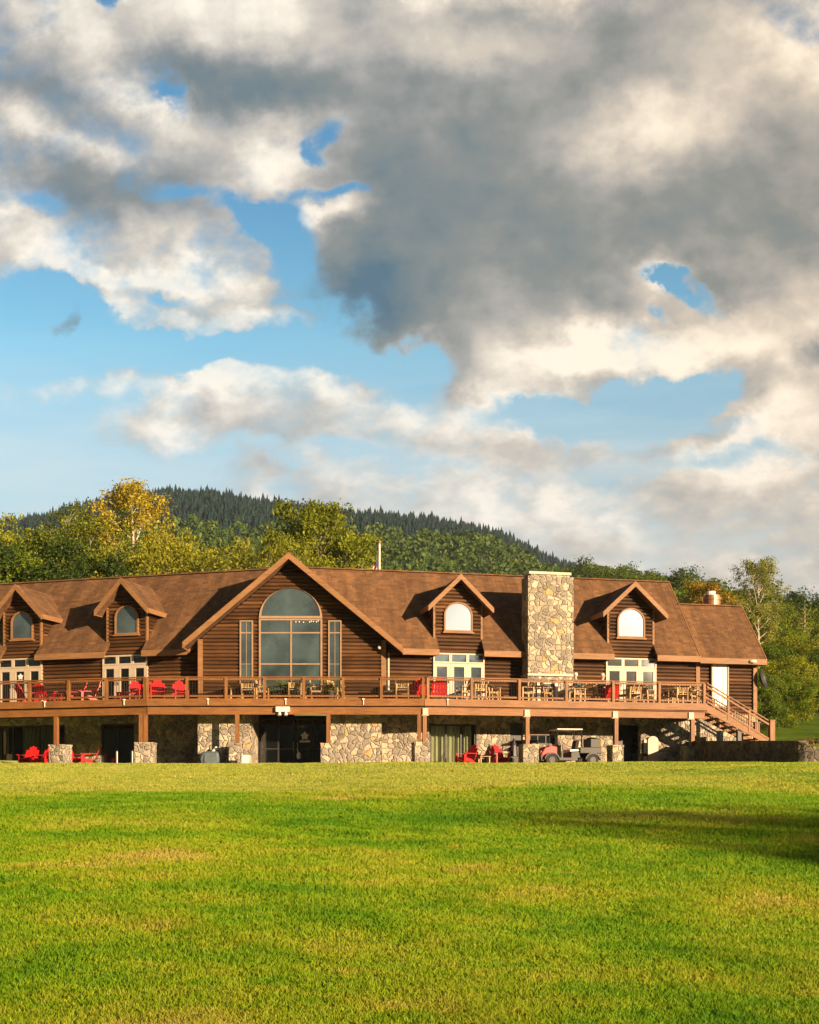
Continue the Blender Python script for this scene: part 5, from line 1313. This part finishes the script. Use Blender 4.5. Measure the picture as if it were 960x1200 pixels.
plant('bush', 908, 786, 66, 'dark rounded shrub at the lodge corner behind the stair', GRt, 1.15, 'shrub')
plant('ybush', 931, 790, 68, 'sunlit yellow-green shrub right of the dark rounded shrub', GRt, 1.0, 'shrub')
plant('bush', 892, 795, 64.5, 'shrub directly behind the satellite dish', GRt, .9, 'shrub')
plant('ybush', 914, 772, 72, 'yellowish shrub above the dark rounded shrub', GRt, 1.2, 'shrub')
plant('bush', 962, 783, 80, 'dark green shrub at the right picture edge behind the upper lawn', GRt, 1.1, 'shrub')
plant('bush', 946, 800, 82, 'dark shrub in shade at the top of the upper lawn', GRt, 1.1, 'shrub')
rows = [('ygreen', 900, 735, 84), ('green', 925, 738, 88), ('ygreen', 952, 745, 86), ('green', 885, 728, 98), ('dark', 938, 762, 84), ('ygreen', 915, 716, 108), ('green', 950, 722, 112), ('dark', 975, 735, 90), ('green', 990, 728, 100),
        ('green', 870, 706, 122), ('ygreen', 893, 702, 128), ('dark', 912, 706, 135), ('green', 935, 712, 130), ('dark', 965, 712, 128), ('dark', 850, 697, 150), ('green', 835, 690, 165), ('dark', 868, 690, 178), ('dark', 895, 693, 188), ('dark', 918, 700, 190), ('dark', 944, 704, 200), ('dark', 962, 710, 196),
        ('green', 815, 684, 180), ('dark', 800, 680, 200), ('green', 783, 676, 215), ('dark', 766, 672, 230), ('green', 748, 671, 240), ('dark', 730, 668, 250), ('green', 712, 667, 260), ('dark', 696, 662, 270), ('green', 680, 662, 280),
        ('ygreen', 1020, 720, 95), ('green', 1060, 715, 110), ('dark', 1000, 760, 78), ('green', 875, 742, 90), ('ygreen', 870, 760, 80), ('green', 905, 755, 79), ('ygreen', 965, 768, 84), ('dark', 925, 775, 82)]
nm = {'ygreen': 'sunlit yellow-green', 'green': 'mid-green', 'dark': 'dark green'}
for k, px, top, d in rows:
    where = ('low on the slope just above the upper lawn' if top > 750 else 'half way up the slope right of the lodge' if d < 118 else 'on the right-hand skyline' if px > 820 else 'on the skyline above the right roof')
    plant(k, px, top, d, f'{nm[k]} broadleaf tree {where}', GRt, 1.0 if d < 118 else 1.15)
for i, (px, top, d) in enumerate(((956, 702, 205), (832, 684, 190))): plant('spruce', px, top, d, ('dark spruce poking above the skyline at the right picture edge', 'dark spruce above the copper tree on the skyline')[i], GRt, 1.3)
# trees off to the right of the view that shade the lawn and the wall's foot
for (k, x, y, s, wf) in (('sparse', 43.5, -20.7, 13.7, 1.0), ('round', 39.9, -18.9, 11.3, .75)):
    z = float(gh(x, y)); s /= P[k]['H']; o = dup(P[k], (x, y, z), 1.3, 'broadleaf tree behind the viewer whose shadow lies on the lawn', 'trees behind the viewer', (s * wf, s * wf, s)); o['category'] = 'tree'
# the far bank of trees behind the viewer, mirrored in the panes
n = 2600; a = rng.uniform(-math.pi * .98, -.02 * math.pi, n); rr = rng.uniform(185, 235, n); X, Y = np.cos(a) * rr * 1.3, np.sin(a) * rr; Z = gh(X, Y)
K = 30; u = rng.normal(size=(n, K, 3)); u /= np.linalg.norm(u, axis=2)[..., None]; s = rng.uniform(1.15, 1.6, n) * (1 + .15 * np.sin(a * 7)) * np.where((a > -1.28) & (a < -.93), 1.35, 1)
c = u * (np.array([7, 7, 11.]) * s[:, None, None]) + np.stack([X, Y, Z + 11 * s], -1)[:, None, :]
tag(np_mesh('far_wood', leaves(c.reshape(-1, 3), np.repeat(2.6 * s, K), .8), 4, M['forest_broadleaf']), 'dark wood on the far side of the lawn behind the viewer', 'forest', kind='stuff')
# reddish low plants at the end of the retaining wall
px_, d_ = 948, 45.2; x = (px_ - PX) / F * d_; z = .45
pl = thing('heather', (x, d_, z), 'low dark red plants on the near end of the retaining wall', 'plant')
n = 900; c = np.abs(rng.normal(size=(n, 3))) * np.array([.34, .25, .13]) * np.where(rng.random((n, 3)) < .5, -1, 1) ; c[:, 2] = np.abs(c[:, 2])
m, nt = newmat('red_leaf'); g = G(nt); g.out(g.bsdf(g.ramp(g.noise(g.pos(), 12, 3), [(.3, (.06, .012, .01)), (.7, (.22, .05, .035))]), .7)); M['redleaf'] = m
o = np_mesh('foliage', leaves(c, .05), 4, M['redleaf'], pl)
mb = MB()
for k in range(7): a = k * .9; mb.cyl((x, d_, z - .15), (x + .22 * math.cos(a), d_ + .15 * math.sin(a), z + .12), .01, .004, 4)
mb.build('stem', M['bark'], pl)

# ------------------------------------------------------------------ grass blades
def blades():
    d0, d1 = 5.2, 47.0; N = 1300000
    d = np.exp(rng.uniform(math.log(d0), math.log(d1), N)); w = .36 * d + 2.2; x = rng.uniform(-1, 1, N) * w
    z = gh(x, d); sc = d / 8.0
    keep = tz(x, d) <= z + .0 ; keep |= (x < 12.8); x, d, z, sc = x[keep], d[keep], z[keep], sc[keep]; N = len(x)
    weed = smooth(.62, .95, .5 + .5 * np.sin(x * 1.9 + 3.1 * np.sin(d * .7)) * np.sin(d * 1.3 + 2.2 * np.sin(x * .9 + 1)))
    tuft = weed * 1.6 + .4 + .4 * np.sin(x * 3.1 + 2 * np.sin(d * 1.7)) * np.sin(d * 2.3 + 1.5 * np.sin(x * 1.3))
    fair = smooth(27, 33, d)
    h = (rng.uniform(.014, .044, N) + .014 * tuft) * (1 - .45 * fair) * np.minimum(sc ** .35, 1.7)
    wd = .0037 * sc ** .93 * rng.uniform(.7, 1.3, N); a = rng.uniform(0, 6.28, N); le = rng.uniform(.1, .9, N) * h; la = rng.uniform(0, 6.28, N)
    b = np.stack([x, d, z - .006], -1); u = np.stack([np.cos(a), np.sin(a) * .6, 0 * a], -1) * wd[:, None]
    tip = b + np.stack([np.cos(la) * le, np.sin(la) * le, h], -1)
    mid = b + np.stack([np.cos(la) * le * .35, np.sin(la) * le * .35, h * .6], -1)
    v = np.stack([b - u, b + u, mid + u * .7, tip, mid - u * .7], 1).reshape(-1, 3)
    return v
tag(np_mesh('grass', blades(), 5, M['blade']), 'short mown green grass with yellowed patches', 'grass', kind='stuff')

# ------------------------------------------------------------------ haze
def haze():
    m, nt = newmat('haze'); g = G(nt)
    v = g.n('ShaderNodeVolumePrincipled', inp={'Color': (.72, .82, 1.0, 1), 'Density': .00018, 'Anisotropy': .25})
    o = nt.nodes.new('ShaderNodeOutputMaterial'); nt.links.new(v.outputs[0], o.inputs['Volume'])
    mb = MB(); mb.prism([(-1400, -450, 300), (1400, -450, 300), (1400, 1500, 300), (-1400, 1500, 300)], (0, 0, -420))
    o = mb.build('haze', m); tag(o, 'thin blue haze of distance', 'haze', kind='stuff')
USE_HAZE = True
if USE_HAZE: haze()

# ------------------------------------------------------------------ sky
world = bpy.data.worlds.new('World'); scene.world = world; world.use_nodes = True
nt = world.node_tree; nt.nodes.clear(); g = G(nt)
sky = g.n('ShaderNodeTexSky'); sky.sky_type = 'NISHITA'; sky.sun_disc = False; sky.sun_elevation = SUN_EL; sky.sun_rotation = math.pi - SUN_AZ
sky.altitude = 300; sky.air_density = 1.0; sky.dust_density = .6; sky.ozone_density = 2.5
dirv = g.n('ShaderNodeTexCoord').outputs['Generated']; s = g.n('ShaderNodeSeparateXYZ', inp={0: dirv})
ay = g.m('ADD', g.m('ABSOLUTE', s.outputs[1]), .03)
cx = g.m('ADD', g.m('MULTIPLY', g.m('DIVIDE', s.outputs[0], ay), 14.0), 4.8); cy = g.m('SUBTRACT', 9.35, g.m('MULTIPLY', g.m('DIVIDE', s.outputs[2], ay), 14.0))
Pn = g.n('ShaderNodeCombineXYZ', inp={0: cx, 1: cy, 2: 0.37}).outputs[0]
def centred(vec, sc, det, rough, amp):
    n_ = g.noise(vec, sc, det, rough, out=1); return g.scale(g.vm('SUBTRACT', n_, (.5, .5, .5)), amp)
warp = g.vm('ADD', Pn, g.vm('ADD', centred(Pn, .8, 2, .5, .7), centred(Pn, 2.6, 7, .62, .55)))
warp = g.vm('MULTIPLY', warp, (1, 1, 0))
# cloud masses: (x, y, rx, ry, tilt°, coverage, light) in hundreds of photo pixels on the view plane
# kind s: solid mass, c: broken cloud, h: hole, l: light only
B = [
 ('s', 6.6, 1.7, 3.0, 1.7, 0, .62, .0), ('s', 9.0, 2.7, 1.6, 1.2, 0, .5, -.02), ('s', 5.2, 3.4, 1.0, .95, 20, .62, -.06), ('s', 5.7, 4.35, .55, .55, 0, .55, .0), ('s', 2.8, .4, 1.3, .6, 6, .75, .0), ('s', 9.4, 4.8, .7, .7, 0, .5, .0),
 ('c', 6.4, 1.6, 3.6, 2.2, 0, 1.0, -.03), ('c', 8.9, 2.9, 2.0, 1.5, 0, .9, -.03), ('c', 5.3, 3.8, 1.0, 1.1, 20, .8, .0),
 ('c', .8, .7, 1.6, 1.3, 0, .95, .10), ('c', 2.9, .45, 1.3, .8, 6, 1.2, .0), ('c', 2.9, 1.9, 1.1, .8, 0, .8, .08), ('c', .3, 1.6, .9, 1.2, 0, .95, .06), ('c', 1.3, 2.3, 1.4, .6, 8, .55, .0),
 ('c', .5, 3.02, 1.2, .36, 12, 1.0, .32), ('c', 1.0, 3.42, .45, .14, 18, .75, .36), ('c', 2.35, 3.15, .75, .40, 22, .85, .16), ('c', 2.45, 3.52, .5, .18, 8, .7, .34), ('c', 3.72, 2.72, .52, .15, -8, 1.3, .5),
 ('c', 2.72, 3.97, .85, .13, 0, 1.6, .40), ('c', 1.65, 3.52, .38, .14, 0, 1.2, .3), ('c', 1.62, 3.80, .28, .10, 0, 1.0, .3), ('c', .90, 4.10, .17, .30, 28, 1.0, -.42),
 ('c', 2.1, 4.66, 1.6, .16, 2, .72, .30), ('c', 3.5, 4.80, 1.4, .30, 0, .72, .28), ('c', 3.3, 5.15, 1.5, .30, 0, .72, -.08), ('c', 2.2, 5.22, .6, .12, -8, .55, .2), ('c', 1.0, 5.0, 1.6, .25, 4, .22, .25),
 ('c', 4.6, 5.5, 1.8, .55, 0, .85, .16), ('c', 6.2, 5.55, 2.2, .4, 0, .8, .14), ('c', 7.4, 6.0, 2.6, .6, 0, .9, .04), ('c', 5.4, 5.0, .9, .2, 0, .4, .25),
 ('c', 6.2, 4.35, .95, .42, -8, .8, .42), ('c', 7.5, 4.2, 1.1, .34, -6, 1.0, .50), ('c', 9.2, 4.8, .9, .9, 0, .95, .34), ('c', 8.6, 5.2, .6, .5, 0, .7, .30), ('c', 9.4, 3.75, .8, .4, 0, .6, .22),
 ('c', 8.0, 6.5, 3.0, .6, 0, 1.0, .08), ('c', 5.6, 6.2, 1.9, .30, 0, .55, .16), ('c', 6.6, 6.8, 1.6, .4, 0, .6, .10), ('c', 9.6, 7.0, 1.0, .5, 0, .8, .10),
 ('l', 2.85, .38, 1.25, .50, 6, 0, .48), ('l', .75, .1, .35, .22, 0, 0, .38), ('l', .95, .8, .5, .45, 0, 0, .12), ('l', 1.45, 1.15, .35, .25, 30, 0, .20), ('l', 1.95, 1.55, .45, .22, 25, 0, .24), ('l', 3.15, 2.1, .3, .42, 10, 0, .34), ('l', .4, 1.7, .3, .3, 0, 0, .16), ('l', 1.2, 1.97, .5, .14, 8, 0, .18),
 ('l', 7.5, 1.78, .85, .38, -8, 0, .50), ('l', 8.9, .75, 1.2, .6, -10, 0, .34), ('l', 9.8, 1.2, .6, 1.0, 0, 0, .20), ('l', 5.4, .82, .9, .22, 0, 0, .26), ('l', 6.4, .10, .9, .24, 0, 0, .42), ('l', 4.9, .10, .4, .28, 30, 0, .45), ('l', 6.0, 3.6, .45, .3, -20, 0, .16), ('l', 7.65, 3.45, .35, .22, 0, 0, .35),
 ('l', .45, 1.08, .55, .32, 10, 0, -.34), ('l', 2.5, 1.18, 1.1, .24, 6, 0, -.42), ('l', 1.0, 1.48, .7, .22, 15, 0, -.26), ('l', 1.3, 2.42, 1.2, .30, 8, 0, -.30), ('l', 4.4, 1.5, .7, .5, 0, 0, -.04), ('l', 4.3, 2.9, .7, .8, 0, 0, -.12), ('l', 4.1, 3.68, .6, .38, 0, 0, -.42), ('l', 6.6, 3.1, 1.6, .5, 0, 0, -.06), ('l', 5.5, 2.2, 1.0, .6, 0, 0, -.05),
 ('l', 8.4, 4.6, .35, .28, 0, 0, -.45), ('l', 8.2, 5.15, .25, .18, 0, 0, -.5), ('l', 9.45, 4.25, .25, .14, 0, 0, -.4), ('l', 5.2, 4.6, .25, .35, 0, 0, -.25), ('l', 6.9, 4.7, .5, .18, 0, 0, -.2),
 ('h', 4.2, .06, .36, .13, 10, -2.2, 0), ('h', 1.45, .33, .13, .16, 0, -.9, 0), ('h', 3.85, 1.80, .30, .12, -35, -.75, 0), ('h', 3.62, 2.02, .18, .10, 20, -.6, 0), ('h', 2.4, 2.58, .60, .13, 10, -.75, 0), ('h', 3.05, 2.82, .24, .16, 0, -1.3, 0), ('h', 3.9, 2.45, .4, .10, 0, -.9, 0), ('h', .55, 2.62, .3, .10, 0, -.5, 0), ('h', 2.1, 1.38, .25, .10, 30, -.7, 0), ('h', .4, 1.1, .4, .2, 10, -.12, 0), ('h', 3.4, 2.95, .25, .5, 0, -.8, 0),
 ('h', 7.72, 3.42, .20, .10, 20, -1.1, .1), ('h', 8.05, 3.62, .34, .11, 25, -1.15, 0), ('h', 7.70, 3.76, .14, .07, 30, -.7, 0), ('h', 8.25, 4.62, .30, .16, -30, -.8, 0), ('h', 7.7, 4.75, .55, .18, -8, -1.5, 0), ('h', 6.9, 5.02, 1.2, .18, 3, -1.3, 0), ('h', 4.9, 4.45, .35, .28, 0, -1.2, 0), ('h', 2.0, 4.30, 2.4, .15, 0, -1.1, 0), ('h', .9, 3.95, 1.2, .14, 0, -.3, 0), ('h', 3.8, 4.2, .6, .3, 0, -1.1, 0), ('h', 8.1, 5.55, .9, .12, 0, -.5, 0), ('h', 3.6, 5.45, 1.6, .10, 4, -.5, 0),
 ('c', 18.0, 5.8, 4.5, 3.5, 0, 1.6, .75),
]
acc = {'c': None, 's': None, 'h': None}; lit = None
for (kd, x, y, rx, ry, ti, ca_, la_) in B:
    gr_ = nt.nodes.new('ShaderNodeTexGradient'); gr_.gradient_type = 'SPHERICAL'; nt.links.new(warp, gr_.inputs[0]); tm = gr_.texture_mapping
    tm.vector_type = 'TEXTURE'; tm.translation = (x, y, 0); tm.rotation = (0, 0, R(ti)); tm.scale = (rx * 2, ry * 2, 1)
    e = g.n('ShaderNodeMapRange', interpolation_type='SMOOTHSTEP', inp={0: gr_.outputs['Fac'], 1: 0.0, 2: 1.0}).outputs[0]
    if ca_: acc[kd] = g.m('MULTIPLY_ADD', e, ca_, acc[kd] if acc[kd] is not None else 0.0)
    if la_: lit = g.m('MULTIPLY_ADD', e, la_, lit if lit is not None else .45)
cov = g.m('ADD', g.m('ADD', g.m('MINIMUM', acc['c'], .85), g.m('MULTIPLY', acc['s'], 1.0)), acc['h']); cov = g.m('ADD', cov, -.40)
qy = g.m('MULTIPLY', cy, g.m('MULTIPLY_ADD', cy, .05, 1.0)); q = g.mapping(g.n('ShaderNodeCombineXYZ', inp={0: cx, 1: qy, 2: 0.61}).outputs[0], (1, 1, 1), (.35, .2, .55)); q2 = g.vm('ADD', q, (.27, -.07, 0))
n1 = g.noise(q, 1.2, 10, .57); n2 = g.noise(q2, 1.2, 10, .57)
cov = g.m('MULTIPLY_ADD', g.m('SUBTRACT', n1, .5), 1.9, cov)
outer = g.m('MULTIPLY', g.m('SUBTRACT', g.m('ABSOLUTE', g.m('SUBTRACT', cx, 4.8)), 6.0), .35, clamp=True)
cov = g.m('ADD', cov, g.m('MULTIPLY', outer, .35))
alpha = g.n('ShaderNodeMapRange', interpolation_type='SMOOTHSTEP', inp={0: cov, 1: -.16, 2: .66}).outputs[0]
inner = g.m('MULTIPLY', g.m('SUBTRACT', cov, .55), 1.1, clamp=True)
relief = g.m('MULTIPLY', g.m('SUBTRACT', n1, n2), g.m('SUBTRACT', .92, g.m('MULTIPLY', inner, .52)))
lit = g.m('ADD', lit, relief); lit = g.m('ADD', lit, g.m('MULTIPLY', g.m('MULTIPLY', g.m('SUBTRACT', cy, 4.3), .6, clamp=True), .04)); fine = g.m('MULTIPLY', g.m('SUBTRACT', g.noise(q, .8, 4, .5), .5), .38); lit = g.m('ADD', lit, fine)
thin = g.m('MULTIPLY', g.m('SUBTRACT', 1.0, g.m('MULTIPLY', g.m('SUBTRACT', cov, .2), 1.2, clamp=True)), .16); lit = g.m('ADD', lit, thin)
ccol = g.ramp(lit, [(.0, (.065, .130, .175)), (.20, (.135, .172, .178)), (.38, (.205, .212, .195)), (.56, (.34, .315, .28)), (.76, (.54, .465, .375)), (1.0, (.90, .765, .60))])
low = g.m('MULTIPLY', g.m('SUBTRACT', cy, 3.9), .36, clamp=True)
warmth = g.m('MULTIPLY', g.m('SUBTRACT', cx, 3.0), .12, clamp=True)
ccol = g.mix(1.0, ccol, g.mix(warmth, (.93, 1.0, 1.09), (1.05, 1.0, .93)), 'MULTIPLY')
ccol = g.mix(low, ccol, g.mix(1.0, ccol, (.94, 1.0, 1.10), 'MULTIPLY')); K_CLOUD = .60
cc = g.scale(ccol, K_CLOUD)
# thin high veil towards the horizon
veil = g.m('MULTIPLY', low, g.m('MULTIPLY_ADD', g.noise(g.mapping(Pn, (.35, 2.2, 1)), 1.0, 6, .6), 1.5, -.28, clamp=True))
skyc = g.mix(1.0, sky.outputs[0], (.86, 1.10, 1.0), 'MULTIPLY')
SKY_ST = .095
skyc = g.scale(skyc, SKY_ST)
skyc = g.mix(1.0, skyc, g.ramp(g.m('MULTIPLY', cy, .1), [(.0, (.68, .90, 1.0)), (.25, (.72, .95, 1.02)), (.42, (1.18, 1.22, 1.12)), (.56, (1.45, 1.08, .95)), (.72, (1.0, .72, .68))]), 'MULTIPLY')
skyc = g.mix(veil, skyc, (.40, .415, .39))
# unseen sky outside this quarter dimmed to cut fill light, brightened round the sun
bx = g.m('SUBTRACT', g.m('ABSOLUTE', g.m('SUBTRACT', cx, 4.8)), 5.6); by = g.m('SUBTRACT', -.8, cy)
outq = g.m('MULTIPLY', g.m('MAXIMUM', bx, by), .28, clamp=True); back = g.m('MULTIPLY_ADD', s.outputs[1], -4.0, .0, clamp=True); outq = g.m('MAXIMUM', outq, back)
sun_v = g.vm('DOT_PRODUCT', dirv, (math.sin(SUN_AZ) * math.cos(SUN_EL), -math.cos(SUN_AZ) * math.cos(SUN_EL), math.sin(SUN_EL)), out=1)
glow = g.m('POWER', g.m('MAXIMUM', sun_v, 0.0), 14.0)
dim = g.m('SUBTRACT', 1.0, g.m('MULTIPLY', outq, g.m('SUBTRACT', .86, g.m('MULTIPLY', glow, 1.55))))
up_ = g.m('MULTIPLY', g.m('ADD', s.outputs[2], .01), 40, clamp=True)
al = g.m('MULTIPLY', alpha, .97); tot = g.scale(g.mix(g.m('MULTIPLY', al, up_), skyc, cc), dim)
# sky, clouds and veil go out as one background
bg = g.n('ShaderNodeBackground', inp={0: tot, 1: 1.0}); wo = nt.nodes.new('ShaderNodeOutputWorld'); nt.links.new(bg.outputs[0], wo.inputs[0])
world.cycles.sampling_method = 'MANUAL'; world.cycles.sample_map_resolution = 512

# ------------------------------------------------------------------ sun, camera, view
sd = bpy.data.lights.new('sun', 'SUN'); sd.energy = 5.0; sd.angle = R(.5); sd.color = (1.0, .70, .42)
so = bpy.data.objects.new('sun', sd); COL.objects.link(so)
tosun = Vector((math.sin(SUN_AZ) * math.cos(SUN_EL), -math.cos(SUN_AZ) * math.cos(SUN_EL), math.sin(SUN_EL)))
so.rotation_euler = tosun.to_track_quat('Z', 'Y').to_euler(); so.location = tosun * 60
cd = bpy.data.cameras.new('camera'); cam = bpy.data.objects.new('camera', cd); COL.objects.link(cam)
cd.sensor_fit = 'VERTICAL'; cd.sensor_height = 24.0; cd.lens = 24.0 * F / 1200; cd.shift_y = (HY - 600) / 1200
cam.location = (0, 0, CZ); cam.rotation_euler = (math.pi / 2, 0, 0); cd.clip_end = 6000; cd.clip_start = .1
scene.camera = cam
scene.view_settings.view_transform = 'Standard'; scene.view_settings.look = 'None'; scene.view_settings.gamma = 1; scene.view_settings.use_curve_mapping = False
scene.view_settings.exposure = 1.2
scene.cycles.max_bounces = 6; scene.cycles.diffuse_bounces = 2; scene.cycles.glossy_bounces = 3; scene.cycles.transmission_bounces = 3; scene.cycles.transparent_max_bounces = 8; scene.cycles.volume_bounces = 0
scene.cycles.use_denoising = True
try: scene.cycles.denoiser = 'OPENIMAGEDENOISE'
except Exception: pass
scene.cycles.use_adaptive_sampling = True; scene.cycles.adaptive_threshold = .02
for o in bpy.data.objects:
    if '_base' in o: del o['_base']
    if 'H' in o: del o['H']
